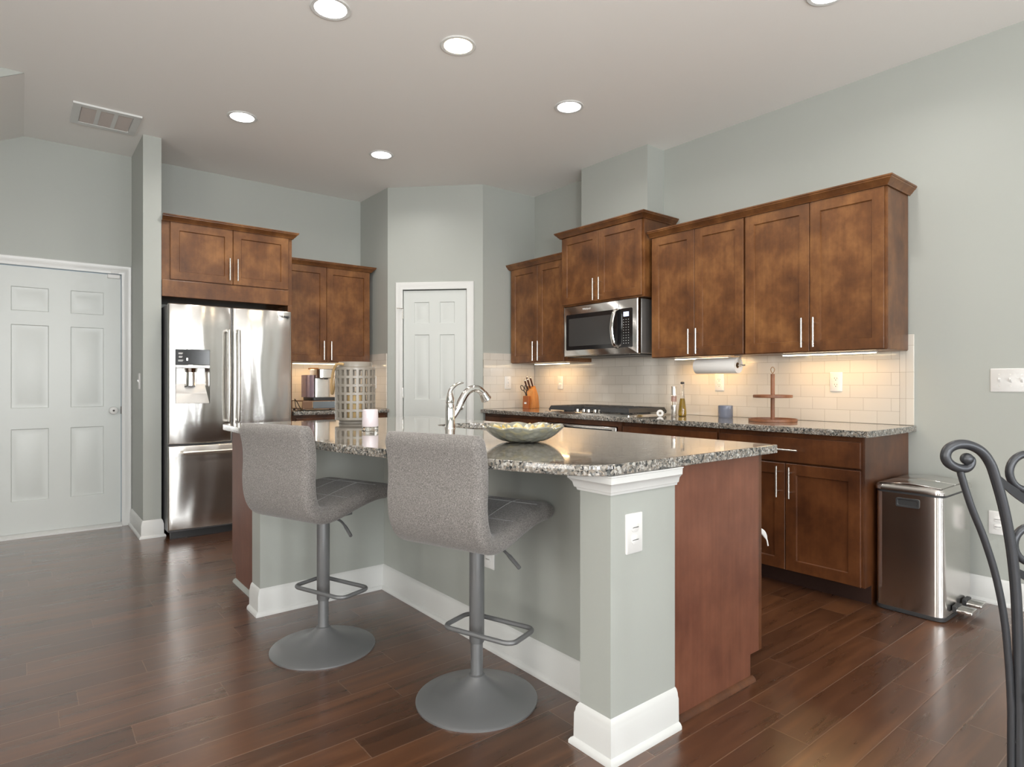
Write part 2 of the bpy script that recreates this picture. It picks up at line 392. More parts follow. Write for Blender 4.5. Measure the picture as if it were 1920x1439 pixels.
struct('wall_front', holed(FW,-2.6,XR,lambda m,a,b,z0,z1:m.box(a,b,-3.72,-3.6,z0,z1)), m_wall, smooth=False)
struct('wall_left', holed(LW,-3.6,YB,lambda m,a,b,z0,z1:m.box(-2.72,-2.6,a,b,z0,z1)), m_wall, smooth=False)
wi=0
for a,b in FW:
    wi+=1; m=M()
    for x0,x1,z0,z1 in ((a,b,.45,.52),(a,b,2.38,2.45),(a,a+.06,.52,2.38),(b-.06,b,.52,2.38),((a+b)/2-.015,(a+b)/2+.015,.52,2.38),(a,b,1.43,1.47)): m.box(x0,x1,-3.70,-3.65,z0,z1)
    w=struct('window_%d'%wi, m, m_white, smooth=False); obj('glass_pane', M().box(a+.06,b-.06,-3.685,-3.68,.52,2.38), m_glow, w, smooth=False)
for a,b in LW:
    wi+=1; m=M()
    for x0,x1,z0,z1 in ((a,b,.45,.52),(a,b,2.38,2.45),(a,a+.06,.52,2.38),(b-.06,b,.52,2.38),((a+b)/2-.015,(a+b)/2+.015,.52,2.38),(a,b,1.43,1.47)): m.box(-2.70,-2.65,x0,x1,z0,z1)
    w=struct('window_%d'%wi, m, m_white, smooth=False); obj('glass_pane', M().box(-2.685,-2.68,a+.06,b-.06,.52,2.38), m_glow, w, smooth=False)
struct('wall_stub', M().box(.71,.83,5.265,YB,0,ZC), m_wall, smooth=False)
struct('wall_pantry_left', M().box(2.71,2.80,5.266,YB,0,ZC), m_wall, smooth=False)
struct('wall_pantry_right', M().box(3.352,XR,4.621,4.71,0,ZC), m_wall, smooth=False)
struct('wall_chase', M().box(3.78,XR,3.05,3.765,2.40,ZC), m_wall, smooth=False)
DG=.9095; P0,P1=.148,.758
o=struct('wall_pantry_diagonal', M().box(0,P0,0,.1,0,ZC).box(P1,DG,0,.1,0,ZC).box(P0,P1,0,.1,2.032,ZC), m_wall, smooth=False)
o.location=(2.71,5.266,0); o.rotation_euler=(0,0,-PI/4)
BASE=[(0,0),(.027,0),(.027,.010),(.022,.018),(.015,.022),(.014,.098),(.011,.106),(.010,.116),(.005,.128),(0,.132)]
struct('baseboard_right', M().sweep([(XR,1.30),(XR,-3.6)],BASE), m_white)
struct('baseboard_stub', M().sweep([(.71,5.84),(.71,5.265),(.83,5.265),(.83,5.35)],BASE), m_white)
struct('baseboard_pantry', M().sweep([(3.352-.1,4.621+.1),(3.352,4.621)],BASE), m_white)
CAS=[(0,0),(0,-.012),(.012,-.017),(.03,-.017),(.048,-.013),(.062,-.016),(.068,-.012),(.068,0)]
def casing(x0,x1,h):
    """door casing in the local XZ plane, facing -Y"""
    m=M(); w=.068
    prof=[(p,d) for p,d in CAS]
    def leg(a,b,flip): pass
    vs=[]; fs=[]; path=[(x0,0,-1,0),(x0,h,-1,1),(x1,h,1,1),(x1,0,1,0)]
    for px,pz,ox,oz in path:
        for p,d in prof: vs.append((px+ox*p,d,pz+oz*p))
    k=len(prof)
    for i in range(3):
        for j in range(k): fs.append((i*k+j,i*k+(j+1)%k,(i+1)*k+(j+1)%k,(i+1)*k+j))
    fs += [tuple(range(k)),tuple(range(3*k,4*k))[::-1]]
    return m.add(vs,fs)
# door_1: panelled door at the left; door_2: narrow pantry door in the diagonal wall
d1=thing('door_1','white six panel door with round white knob at the left','door',(0,YB,0),kind='structure')
pn=[(a,b,c,d) for a,b in ((-.055,.170),(.305,.520)) for c,d in ((.27,.81),(.965,1.592),(1.695,1.875))]
obj('door_leaf', M().paneldoor(D0+.012,D1-.006,.03,DH-.008,.006,.035,pn), m_door, d1)
obj('casing', casing(D0,D1,DH), m_white, d1)
obj('threshold', M().prism([(-.035,0),(.10,0),(.10,.028),(-.005,.028),(-.035,.010)],D0,D1,'x'), m_white, d1)
kn=M().lathe([(0,0),(.020,0),(.023,.004),(.012,.008),(.011,.02),(.024,.028),(.030,.040),(.028,.050),(.018,.056),(0,.058)]); kn.v=[(x+.582,-z+.006,y+.934) for x,y,z in kn.v]
k=obj('door_knob', kn, m_plate, d1); k2=M().cyl((.582,-.053,.934),(.582,-.050,.934),.008); obj('lock_button', k2, m_slot, k)
obj('door_sensor', M().box(.545,.628,-.014,.005,1.995,2.026).box(.565,.615,-.026,-.016,2.032,2.048), m_plate, d1, bevel=.003)
obj('strike_plate', M().box(D1-.006,D1+.002,-.002,.012,.905,.965), m_slot, d1)
d2=thing('door_2','narrow white six panel pantry door in the diagonal wall','door',(2.71,5.266,0),-PI/4,kind='structure')
pn=[(a,b,c,d) for a,b in ((.254,.398),(.500,.640)) for c,d in ((.27,.83),(1.0,1.61),(1.715,1.915))]
obj('door_leaf', M().paneldoor(P0+.004,P1-.006,.012,2.024,.010,.035,pn), m_door, d2)
obj('casing', casing(P0,P1,2.032), m_white, d2)
for z in (.25,1.06,1.80):
    h=M().cyl((P0+.001,-.009,z-.045),(P0+.001,-.009,z+.045),.006).cyl((P0+.001,-.009,z+.045),(P0+.001,-.009,z+.052),.004); obj('hinge',h,m_nickel,d2)
hs=M().tube(cr([(P0-.0,-.012,1.855),(P0-.03,-.04,1.855),(P0-.045,-.05,1.855)],4),.004); obj('door_stop',hs,m_nickel,d2)
pk=M().lathe([(0,0),(.028,0),(.03,.004),(.013,.01),(.012,.03),(.027,.04),(.03,.052),(.02,.062),(0,.064)]); pk.v=[(x+.695,-z+.01,y+.93) for x,y,z in pk.v]
obj('door_knob', pk, m_nickel, d2)

# ------------------------------------------------------------------ ceiling fittings
def can(name,label,x,y,lens,col,pw):
    t=thing(name,label,'recessed light',(x,y,ZC),group='recessed ceiling lights')
    obj('trim_ring', M().lathe([(.075,0),(.095,0),(.098,-.004),(.094,-.007),(.078,-.006),(.075,-.002)],close=True,n=40), m_white, t)
    obj('lens', M().lathe([(0,-.001),(.078,-.001),(.076,-.005),(.05,-.009),(0,-.011)],n=40), lens, t)
    area('can_lamp',(0,0,-.02),(0,0,0),.15,0,pw,col,2.7,t,'DISK'); return t
NEU=(1,.95,.89)
can('recessed_light','cool white recessed light at the top edge of the photo, left of the warm one',1.191,2.915,m_bulb,NEU,CAN_POWER)
can('recessed_light','warm yellowish recessed light above the middle of the island',1.866,2.802,m_bulbw,(1,.80,.55),CAN_POWER)
can('recessed_light','white recessed light nearest the ceiling vent and the refrigerator',1.20,4.49,m_bulb,NEU,CAN_POWER)
can('recessed_light','white recessed light in front of the pantry door, farthest from the camera',2.276,4.532,m_bulb,NEU,CAN_POWER)
can('recessed_light','white recessed light in front of the microwave chase',2.858,2.962,m_bulb,NEU,CAN_POWER)
can('recessed_light','white recessed light at the top right edge, above the right-hand base cabinet',2.98,1.33,m_bulb,NEU,CAN_POWER)
v=thing('ceiling_vent','white three-section air return grille in the ceiling near the left corner','vent',(.27,4.92,ZC))
fm=M().box(0,.39,0,.045,-.012,0).box(0,.39,.345,.39,-.012,0).box(0,.045,.045,.345,-.012,0).box(.345,.39,.045,.345,-.012,0)
for k in (1,2): fm.box(.045+.1*k-.012,.045+.1*k+.012,.045,.345,-.010,0)
obj('grille_frame',fm,m_white,v)
lm=M()
for k in range(3):
    for j in range(14):
        y=.05+j*.0212; lm.add([(.05+.1*k,y,-.003),(.14+.1*k,y,-.003),(.14+.1*k,y+.017,-.009),(.05+.1*k,y+.017,-.009),(.05+.1*k,y,-.0015),(.14+.1*k,y,-.0015),(.14+.1*k,y+.017,-.0075),(.05+.1*k,y+.017,-.0075)],[(0,1,2,3),(7,6,5,4),(0,4,5,1),(1,5,6,2),(2,6,7,3),(3,7,4,0)])
obj('louvers',lm,mat('vent_louver',(.50,.45,.42),.5),v)

# ------------------------------------------------------------------ cabinets
def handle_mesh(x,z,Ln,vert,yf):
    m=M(); y=yf-.032; h=Ln/2
    if vert:
        m.cyl((x,y,z-h),(x,y,z+h),.006,n=14)
        for s in (-1,1): m.cyl((x,yf,z+s*h*.62),(x,y,z+s*h*.62),.0042,n=10)
    else:
        m.cyl((x-h,y,z),(x+h,y,z),.006,n=14)
        for s in (-1,1): m.cyl((x+s*h*.62,yf,z),(x+s*h*.62,y,z),.0042,n=10)
    return m
CROWN=[(0,0),(.008,0),(.010,.006),(.016,.010),(.028,.026),(.036,.031),(.037,.037),(.042,.040),(.042,.048),(0,.048)]
def cabinet(name,label,cat,loc,rz,w,depth,z0,z1,doors=(),drawers=(),toe=0,wm=None,crown=None,group=None,hl=.175,panels=()):
    """front faces local -Y, x runs left to right seen from the front; back at y=0"""
    wm=wm or m_wood
    t=thing(name,label,cat,loc,rz,group)
    b=M()
    if toe:
        th=.018; b.box(0,th,-depth,-.003,.1,z1).box(w-th,w,-depth,-.003,.1,z1).box(0,w,-.012,-.003,.1,z1).box(th,w-th,-depth,-.02,.1,.118)
        b.box(th,w-th,-depth,-depth+.02,.1,.14).box(th,w-th,-depth,-depth+.02,z1-.04,z1).box(th,.04,-depth,-depth+.02,.14,z1-.04).box(w-.04,w-th,-depth,-depth+.02,.14,z1-.04)
        b.box(.04,w-.04,-depth+.012,-depth+.02,.14,z1-.04)
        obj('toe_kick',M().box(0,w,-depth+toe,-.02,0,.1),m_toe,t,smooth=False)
    else: b.box(0,w,-depth,-.001,z0,z1)
    obj('body',b,wm,t,bevel=.0015,smooth=False)
    for x0,x1,a,c,hx,hz in doors:
        d=obj('door',M().shaker(x0,x1,a,c,-depth-.0205),wm,t,smooth=False)
        if hx is not None: obj('handle',handle_mesh(hx,hz,hl,True,-depth-.0205),m_nickel,d)
    for x0,x1,a,c in drawers:
        d=obj('drawer',M().box(x0,x1,-depth-.0205,-depth-.0005,a,c),wm,t,bevel=.003,smooth=False)
        obj('handle',handle_mesh((x0+x1)/2,(a+c)/2,.19,False,-depth-.0205),m_nickel,d)
    if crown: obj('crown',M().sweep(crown,CROWN,z1-.0085),wm,t)
    return t
RW=-PI/2
UD=.30                                                   # upper body depth, doors add 2 cm
def pair(w,z0,z1,hz,e=.004,side=.025):
    c=w/2; return [(side,c-.0015,z0,z1,c-.034,hz),(c+.0015,w-side,z0,z1,c+.034,hz)]
# range wall uppers
w=2.169-1.335
t=cabinet('wall_cabinet','tall brown two-door wall cabinet at the right end, widest of the range wall','wall cabinet',(XR,2.169,0),RW,w,UD,1.34,2.237,[(.006,.419,1.345,2.228,.386,1.455),(.423,w-.010,1.345,2.228,.456,1.455)],group='brown wall cabinets on the range wall')
obj('end_panel',M().box(w+.0005,w+.004,-UD,-.012,1.345,2.225),m_wood,t,smooth=False)
w=2.93-2.171
cabinet('wall_cabinet','brown two-door wall cabinet above the paper towel roll','wall cabinet',(XR,2.93,0),RW,w,UD,1.34,2.237,[(.012,.381,1.345,2.228,.352,1.445),(.384,w-.006,1.345,2.228,.414,1.445)],group='brown wall cabinets on the range wall')
cr_=obj('crown_molding',M().sweep([(XR,1.331),(XR-UD-.02,1.331),(XR-UD-.02,2.93)][::-1],CROWN,2.2288),m_wood)
tag(cr_,'brown crown molding running along the top of the two right-hand wall cabinets','crown molding')
w=3.832-2.948; MD=.365
cabinet('wall_cabinet','short brown two-door wall cabinet above the microwave','wall cabinet',(XR,3.832,0),RW,w,MD,1.80,2.388,[(.012,.432,1.812,2.376,.402,1.905),(.435,w-.014,1.812,2.376,.466,1.905)],group='brown wall cabinets on the range wall',
    crown=[(-.0,-.06),(0,-MD-.021),(w,-MD-.021),(w,-.004)])
w=4.603-3.834
cabinet('wall_cabinet','brown two-door wall cabinet left of the microwave, above the knife block','wall cabinet',(XR,4.603,0),RW,w,UD,1.34,2.237,[(.008,.392,1.345,2.228,.358,1.445),(.395,w-.03,1.345,2.228,.428,1.445)],group='brown wall cabinets on the range wall',
    crown=[(0,-.004),(0,-UD-.021),(w-.004,-UD-.021)])
# fridge wall uppers
FD=YB-5.27
t=cabinet('wall_cabinet','wide brown two-door cabinet above the refrigerator','wall cabinet',(.832,YB,0),0,1.81-.832,FD,1.815,2.388,[(.056,.500,1.945,2.380,.472,2.06),(.504,.942,1.945,2.380,.532,2.06)],
    crown=[(0,-FD-.021),(1.81-.832,-FD-.021),(1.81-.832,-.004)])
obj('valance',M().box(.0,.943,-FD-.022,-FD-.0005,1.81,1.936),m_wood,t,bevel=.003,smooth=False)
obj('side_panel',M().box(.943,.978,-FD-.002,-.001,0.0,1.814),m_wood,t,bevel=.001,smooth=False)
w=2.668-1.812
cabinet('wall_cabinet','brown two-door wall cabinet between the refrigerator and the pantry, above the coffee maker','wall cabinet',(1.812,YB,0),0,w,UD,1.345,2.237,[(.016,.412,1.350,2.228,.378,1.455),(.415,w-.010,1.350,2.228,.449,1.455)],
    crown=[(0,-UD-.021),(w,-UD-.021),(w,-.004)])
# base cabinets
BD=XR-3.378
w=2.162-1.331
t=cabinet('base_cabinet','brown base cabinet with one drawer and two doors beside the trash can','base cabinet',(XR,2.162,0),RW,w,BD,.1,.876,[(.006,.422,.106,.703,.388,.60),(.426,w-.010,.106,.703,.460,.60)],[(.006,w-.010,.713,.850)],toe=.085,wm=m_wood_shaded,group='brown base cabinets on the range wall')
obj('end_panel',M().box(w+.0003,w+.0035,-BD,-.02,.1,.874).box(w+.0003,w+.0035,-BD+.09,-.02,0,.1),m_wood_shaded,t,smooth=False)
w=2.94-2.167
cabinet('base_cabinet','brown base cabinet with drawer between the oven and the end cabinet, mostly behind the island','base cabinet',(XR,2.94,0),RW,w,BD,.1,.876,[(.006,.386,.106,.703,.352,.60),(.390,w-.006,.106,.703,.424,.60)],[(.006,w-.006,.713,.850)],toe=.085,wm=m_wood_shaded,group='brown base cabinets on the range wall')
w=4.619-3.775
cabinet('base_cabinet','brown base cabinet in the corner left of the oven, below the knife block','base cabinet',(XR,4.619,0),RW,w,BD,.1,.876,[(.03,.424,.106,.703,.39,.60),(.428,w-.03,.106,.703,.462,.60)],[(.03,w-.03,.713,.850)],toe=.085,wm=m_wood_shaded,group='brown base cabinets on the range wall')
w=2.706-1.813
cabinet('base_cabinet','brown base cabinet under the coffee maker counter, between refrigerator and pantry','base cabinet',(1.813,YB,0),0,w,YB-5.272,.1,.876,[(.03,.444,.106,.703,.41,.60),(.448,w-.03,.106,.703,.482,.60)],[(.03,w-.03,.713,.850)],toe=.085,wm=m_wood_shaded)
# built-in oven below the cooktop
ow=thing('built_in_oven','stainless built-in oven with black control strip under the cooktop','oven',(XR,3.774,0),RW); w=3.774-2.941
obj('surround',M().box(0,.04,-BD-.018,-.003,.1,.876).box(w-.04,w,-BD-.018,-.003,.1,.876).box(.04,w-.04,-BD-.018,-BD+.01,.838,.876).box(.04,w-.04,-BD-.018,-BD+.01,.1,.125),m_wood_shaded,ow,bevel=.002,smooth=False)
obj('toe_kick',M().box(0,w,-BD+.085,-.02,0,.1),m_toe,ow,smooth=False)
obj('body',M().box(.045,w-.045,-BD+.012,-.04,.127,.834),m_dark,ow,smooth=False)
obj('control_frame',M().box(.045,w-.045,-BD-.03,-BD+.011,.72,.834),m_steel2,ow,bevel=.004)
cp=obj('control_panel',M().box(.085,w-.085,-BD-.032,-BD-.0305,.735,.815),m_black,ow,smooth=False)
dm=M()
for i in range(9): dm.box(.36+i*.022,.371+i*.022,-BD-.0328,-BD-.0322,.768,.774)
obj('button_marks',dm,m_plate,cp,smooth=False)
dr=obj('oven_door',M().box(.045,w-.045,-BD-.034,-BD+.011,.13,.715),m_steel2,ow,bevel=.004)
obj('window',M().box(.12,w-.12,-BD-.036,-BD-.0345,.25,.58),m_black,dr,smooth=False)
obj('handle',M().cyl((.09,-BD-.085,.665),(w-.09,-BD-.085,.665),.011).cyl((.13,-BD-.034,.665),(.13,-BD-.085,.665),.008).cyl((w-.13,-BD-.034,.665),(w-.13,-BD-.085,.665),.008),m_nickel,dr)

# worktops
ZT,ZB=.912,.878
tag(slab('worktop',[(3.325,4.619),(3.325,1.296),(3.329,1.292),(XR-.002,1.292),(XR-.002,4.619)],[],ZB,ZT,.003,m_granite),'grey speckled granite worktop along the range wall','worktop')
tag(slab('worktop',[(1.813,YB-.002),(1.813,5.23),(2.706,5.23),(2.706,YB-.002)],[],ZB,ZT,.003,m_granite),'short grey granite worktop under the coffee maker, between refrigerator and pantry','worktop')
# backsplashes
def splash(label, loc, rz, w, segs, trim=None):
    t=thing('tile_backsplash',label,'backsplash',loc,rz)
    m=M()
    for x0,x1,z0,z1 in segs: m.box(x0,x1,-.009,-.001,z0,z1)
    obj('tile_field',m,m_tile,t,smooth=False)
    if trim: obj('trim_tiles',M().box(trim[0],trim[1],-.0095,-.001,0,trim[2]),m_tilev,t,bevel=.002,smooth=False)
    return t
splash('white subway tile backsplash along the range wall','' and 0 or (XR,4.620,ZT+.001),RW,3.3,[(.01,3.244,0,.427),(.785,1.675,.427,.46)],(3.2445,3.318,.521))
splash('narrow white tile panel on the short wall beside the knife block',(3.354,4.621,ZT+.001),0,.63,[(0,.62,0,.521)])
splash('white tile backsplash behind the coffee maker',(1.813,YB,ZT+.001),0,.89,[(0,.888,0,.432)])
splash('narrow white tile panel on the short wall right of the coffee maker',(2.71,YB-.01,ZT+.001),RW,.58,[(0,.575,0,.521)])

# ------------------------------------------------------------------ kitchen island
isl=thing('kitchen_island','grey and brown kitchen island with white baseboard and corner pillar','kitchen island',(1.6,2.5,0))
IO=(-1.6,-2.5)
def loc2(m):
    m.v=[(x-1.6,y-2.5,z) for x,y,z in m.v]; return m
obj('knee_wall',loc2(M().box(1.605,1.72,1.402,3.165,0,.877)),m_wall,isl,smooth=False)
obj('wing_wall',loc2(M().box(.93,1.72,3.165,3.298,0,.877)),m_wall,isl,smooth=False)
obj('pillar',loc2(M().box(1.402,1.72,1.272,1.402,0,.877)),m_wall,isl,smooth=False)
obj('baseboard',loc2(M().sweep([(.93,3.298),(.93,3.165),(1.605,3.165),(1.605,1.402),(1.402,1.402),(1.402,1.272),(1.722,1.272)][::-1],[(-d,z) for d,z in BASE])),m_white,isl)
PC=[(0,0),(.007,0),(.009,.008),(.014,.010),(.018,.026),(.026,.036),(.029,.038),(.030,.058),(.034,.060),(.034,.063),(0,.063)]
obj('pillar_crown',loc2(M().sweep([(1.60,1.402),(1.402,1.402),(1.402,1.272),(1.722,1.272)][::-1],[(-d,z) for d,z in PC],.814)),m_white,isl)
obj('end_panel',loc2(M().prism([(1.7205,.0),(2.215,.0),(2.215,.1),(2.276,.1),(2.276,.877),(1.7205,.877)],1.285,1.303,'y')),m_panel,isl,bevel=.001,smooth=False)
obj('shoe_molding',loc2(M().sweep([(1.745,1.285),(2.225,1.285)],[(0,0),(.018,0),(.016,.008),(.010,.015),(0,.019)])),m_wood_shaded,isl)
cb=M().box(1.7205,2.276,1.304,1.32,.1,.877).box(1.7205,2.276,3.86,3.876,.1,.877).box(2.258,2.276,1.32,3.86,.1,.14).box(2.258,2.276,1.32,3.86,.84,.877).box(2.25,2.258,1.32,3.86,.14,.84)
cb.box(1.0,2.258,3.86,3.876,.1,.877).box(.98,.998,3.2985,3.876,.1,.877).box(.98,.998,3.2985,3.80,0,.1).box(1.7205,2.258,1.32,3.86,.1,.118)
obj('cabinet_body',loc2(cb),m_panel,isl,smooth=False)
obj('shoe_molding',loc2(M().sweep([(.98,3.3),(.98,3.80)],[(-.018,0),(0,0),(0,.019),(-.010,.015),(-.016,.008)])),m_wall,isl)
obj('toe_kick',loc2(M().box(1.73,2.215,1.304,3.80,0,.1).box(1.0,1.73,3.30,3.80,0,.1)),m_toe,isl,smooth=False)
ed=M().box(2.2765,2.298,1.286,1.312,.1,.872); obj('face_frame',loc2(ed),m_wood_shaded,isl,smooth=False)
for i in range(5):
    y0=1.315+i*.41; d=M().shaker(-y0-.405,-y0,.106,.86,0); d.v=[(2.297-0-y if False else 2.2975+y,-x,z) for x,y,z in d.v]
    # door faces +X
    d=M(); q=lambda i_,x_:[(x_,y0+i_,.106+i_),(x_,y0+.405-i_,.106+i_),(x_,y0+.405-i_,.86-i_),(x_,y0+i_,.86-i_)]
    vs=q(0,2.277)+q(0,2.297)+q(.06,2.297)+q(.064,2.288); fs=[(3,2,1,0)]
    for r in range(3):
        for k in range(4): fs.append((r*4+k,r*4+(k+1)%4,(r+1)*4+(k+1)%4,(r+1)*4+k))
    fs.append((12,13,14,15)); d.add(vs,fs); do=obj('door',loc2(d),m_wood_shaded,isl,smooth=False)
    hy=y0+(.37 if i%2==0 else .035)
    hm=M().cyl((2.329,hy,.65),(2.329,hy,.82),.006).cyl((2.297,hy,.68),(2.329,hy,.68),.004).cyl((2.297,hy,.79),(2.329,hy,.79),.004); obj('handle',loc2(hm),m_nickel,do)
for i in range(3):
    x0=1.0+i*.425; d=M(); q=lambda i_,y_:[(x0+i_,y_,.106+i_),(x0+.42-i_,y_,.106+i_),(x0+.42-i_,y_,.86-i_),(x0+i_,y_,.86-i_)]
    vs=q(0,3.877)+q(0,3.897)+q(.06,3.897)+q(.064,3.888); fs=[(0,1,2,3)]
    for r in range(3):
        for k in range(4): fs.append((r*4+k,(r+1)*4+k,(r+1)*4+(k+1)%4,r*4+(k+1)%4))
    fs.append((15,14,13,12)); d.add(vs,fs); obj('door',loc2(d),m_wood_shaded,isl,smooth=False)
# island worktop with bowed seating edge and sink cut-out
front=[(1.372,1.245),(1.335,1.268),(1.298,1.305),(1.238,1.425),(1.185,1.567),(1.120,1.80),(1.056,2.047),(1.005,2.26),(.972,2.46),(.948,2.70),(.935,2.95),(.932,3.2)]
fr=[(p.x,p.y) for p in cr([(a,b,0) for a,b in front],5)]
outer=[(2.34,1.243)]+[(1.41,1.243)]+fr+[(.932,3.89),(.95,3.93),(2.30,3.94),(2.34,3.90)]
hole=rrect(1.865,2.215,2.42,3.08,.10,8)
tag(slab('worktop',outer,[hole],ZB,ZT,.004,m_granite),'large grey speckled granite island worktop with bowed seating edge','worktop')
sk=thing('kitchen_sink','undermount steel sink sunk into the island worktop','sink',(2.065,2.75,0))
rg=lambda i,z:[(x-2.065,y-2.75,z) for x,y in rrect(1.86+i,2.22-i,2.415+i,3.085-i,.1-i*.5,8)]
obj('basin',M().rings([rg(-.012,.876),rg(-.012,.870),rg(.0,.870),rg(.004,.72),rg(.03,.69)],True),m_steel2,sk)
obj('drain',M().lathe([(0,.692),(.045,.692),(.045,.696),(.03,.697),(0,.694)]),m_chrome,sk)
# faucet
fa=thing('faucet','chrome pull-out kitchen faucet with curved lever beside the island sink','faucet',(1.80,2.78,ZT))
obj('body',M().lathe([(.0,0),(.029,0),(.029,.004),(.026,.008),(.0255,.09),(.024,.125),(.0225,.128),(.0225,.140),(.024,.142),(.021,.165),(.012,.190),(.005,.200),(0,.201)],n=32),m_chrome,fa)
sp=cr([(.005,0,.040),(.045,.0,.095),(.075,0,.150),(.105,0,.190),(.145,0,.212),(.185,0,.208),(.215,0,.188),(.232,0,.170)],6)
obj('spout',M().tube(sp,[.012+.008*min(1,i/10) for i in range(len(sp))],16),m_chrome,fa)
obj('spray_head',M().cyl((.215,0,.190),(.240,0,.152),.021,.031,24).cyl((.240,0,.152),(.242,0,.149),.031,.027,24),m_chrome,fa)
lv=cr([(-.004,0,.180),(.004,0,.205),(.022,0,.224),(.048,0,.238),(.072,0,.243),(.085,0,.244)],6)
obj('lever',M().tube(lv,[.013-.009*i/len(lv) for i in range(len(lv))],12),m_chrome,fa)
# strap latch hanging on the aisle side
tag(obj('cabinet_strap',M().tube(cr([(2.337,1.36,.545),(2.352,1.345,.558),(2.375,1.325,.545),(2.390,1.315,.515),(2.396,1.312,.487)],6),[.010]*14+[.009,.008,.007,.005,.003]+[.003]*6,8,flat=.5),m_plate),'white curved plastic strap sticking out behind the island end panel','strap')

# ------------------------------------------------------------------ cooktop
ck=thing('cooktop','stainless five-burner gas cooktop with black grates on the range worktop','cooktop',(3.42,2.93,ZT)); cw,cd=.915,.50
obj('tray',M().rings([[(x,y,z) for x,y in rrect(i,cd-i,i,cw-i,.012)] for i,z in ((0,.0005),(0,.008),(.004,.011),(.02,.011),(.026,.007))]),m_steel2,ck)
bm_=[(.15,.15),(.36,.15),(.25,.4575),(.15,.765),(.36,.765)]
for bx,by in bm_: obj('burner',M().lathe([(0,.007),(.048,.007),(.046,.018),(.034,.020),(.034,.027),(.030,.030),(0,.030)],(bx,by,0),28),m_iron,ck)
for i,(y0,y1,x0) in enumerate(((.022,.318,.03),(.326,.59,.12),(.598,.893,.03))):
    g=M(); x1=.475; zt=.056
    def bar(a,b,r=.007): g.tube([a,b],r,8)
    for (a,b) in (((x0,y0),(x1,y0)),((x0,y1),(x1,y1)),((x0,y0),(x0,y1)),((x1,y0),(x1,y1))): 
        g.prism([(0,0)],0,0) if False else None
    # sloped outer frame: wide at the top, narrowing to feet
    q4=lambda i,z:[(x0-i,y0-i,z),(x1+i,y0-i,z),(x1+i,y1+i,z),(x0-i,y1+i,z)]
    g.add(q4(.0,.022)+q4(-.014,zt)+q4(-.024,zt)+q4(-.012,.022),[(r*4+k,r*4+(k+1)%4,((r+1)%4)*4+(k+1)%4,((r+1)%4)*4+k) for r in range(4) for k in range(4)])
    for k in range(1,8):
        x=x0+(x1-x0)*k/8; g.box(x-.004,x+.004,y0+.020,y0+.020+(y1-y0)*.28,.040,zt).box(x-.004,x+.004,y1-.020-(y1-y0)*.28,y1-.020,.040,zt)
    ym=(y0+y1)/2; g.box(x0+.02,x1-.02,ym-.004,ym+.004,.040,zt)
    for px in (x0+.004,x1-.014):
        for py in (y0+.004,y1-.014): g.box(px,px+.010,py,py+.010,.0108,.030)
    obj('grate',g,m_iron,ck,bevel=.002)
for k in range(5):
    y=.4575+(k-2)*.062; kb=M().lathe([(0,.011),(.019,.011),(.019,.015),(.016,.017),(.015,.034),(.013,.036),(0,.036)],(.062+.012*(abs(k-2)%2),y,0),24); obj('knob',kb,m_chrome,ck)

# ------------------------------------------------------------------ microwave
mw=thing('microwave','stainless over-the-range microwave with black glass door and arched handle','microwave',(XR,3.792,1.375),RW); w=.795; dp=.385
obj('case',M().box(.0,w,-dp+.045,-.012,.004,.418),mat('case_steel',(.5,.5,.49),.38,.8),mw,bevel=.003)
obj('door_gasket',M().box(.004,w-.004,-dp+.035,-dp+.0445,.008,.414),m_black,mw,smooth=False)
fr=obj('front_frame',M().rings([[(x,y,z) for x,z in rrect(a,b,c,d,.004)] for a,b,c,d,y in ((0,w,0,.42,-dp+.0345),(0,w,0,.42,-dp+.006),(.006,w-.006,.006,.414,-dp))]),m_steel2,mw)
obj('badge_lettering',M(),m_plate,fr) if False else None
textmesh('badge','Whirlpool',.022,m_plate,fr,.265,-dp-.0008,.385)
win=obj('glass_door',M().rings([[(x,y,z) for x,z in rrect(.028,w-.048,.052,.350,.012)] for y in (-dp-.002,-dp+.0)]),m_black,mw)
obj('door_screen',M().rings([[(x,y,z) for x,z in rrect(.06+i,.55-i,.085+i,.315-i,.01)] for i,y in ((0,-dp-.0023),(.022,-dp-.0026))]),mat('screen_grey',(.05,.05,.05),.2),win)
ha=cr([(.598,-dp-.003,.345),(.588,-dp-.035,.315),(.580,-dp-.050,.20),(.588,-dp-.035,.085),(.600,-dp-.003,.055)],8)
obj('handle',M().tube(ha,.013,12,flat=1.6),m_chrome,mw)
obj('seam_line',M().box(.611,.6125,-dp-.0006,-dp+.002,.004,.416),m_slot,mw,smooth=False)
ds=obj('display',M().box(.660,.712,-dp-.0032,-dp-.0022,.288,.322),m_led,mw,smooth=False)
textmesh('display_digits','4:45',.019,m_ledw,ds,.686,-dp-.0036,.305)
kp=M()
for r in range(10):
    for c in range(3): kp.box(.658+c*.024,.664+c*.024,-dp-.0030,-dp-.0021,.262-r*.020,.2655-r*.020)
obj('keypad_marks',kp,m_plate,mw,smooth=False)
obj('underside',M().box(.02,w-.02,-dp+.05,-.02,-.006,.004),m_dark,mw,smooth=False)

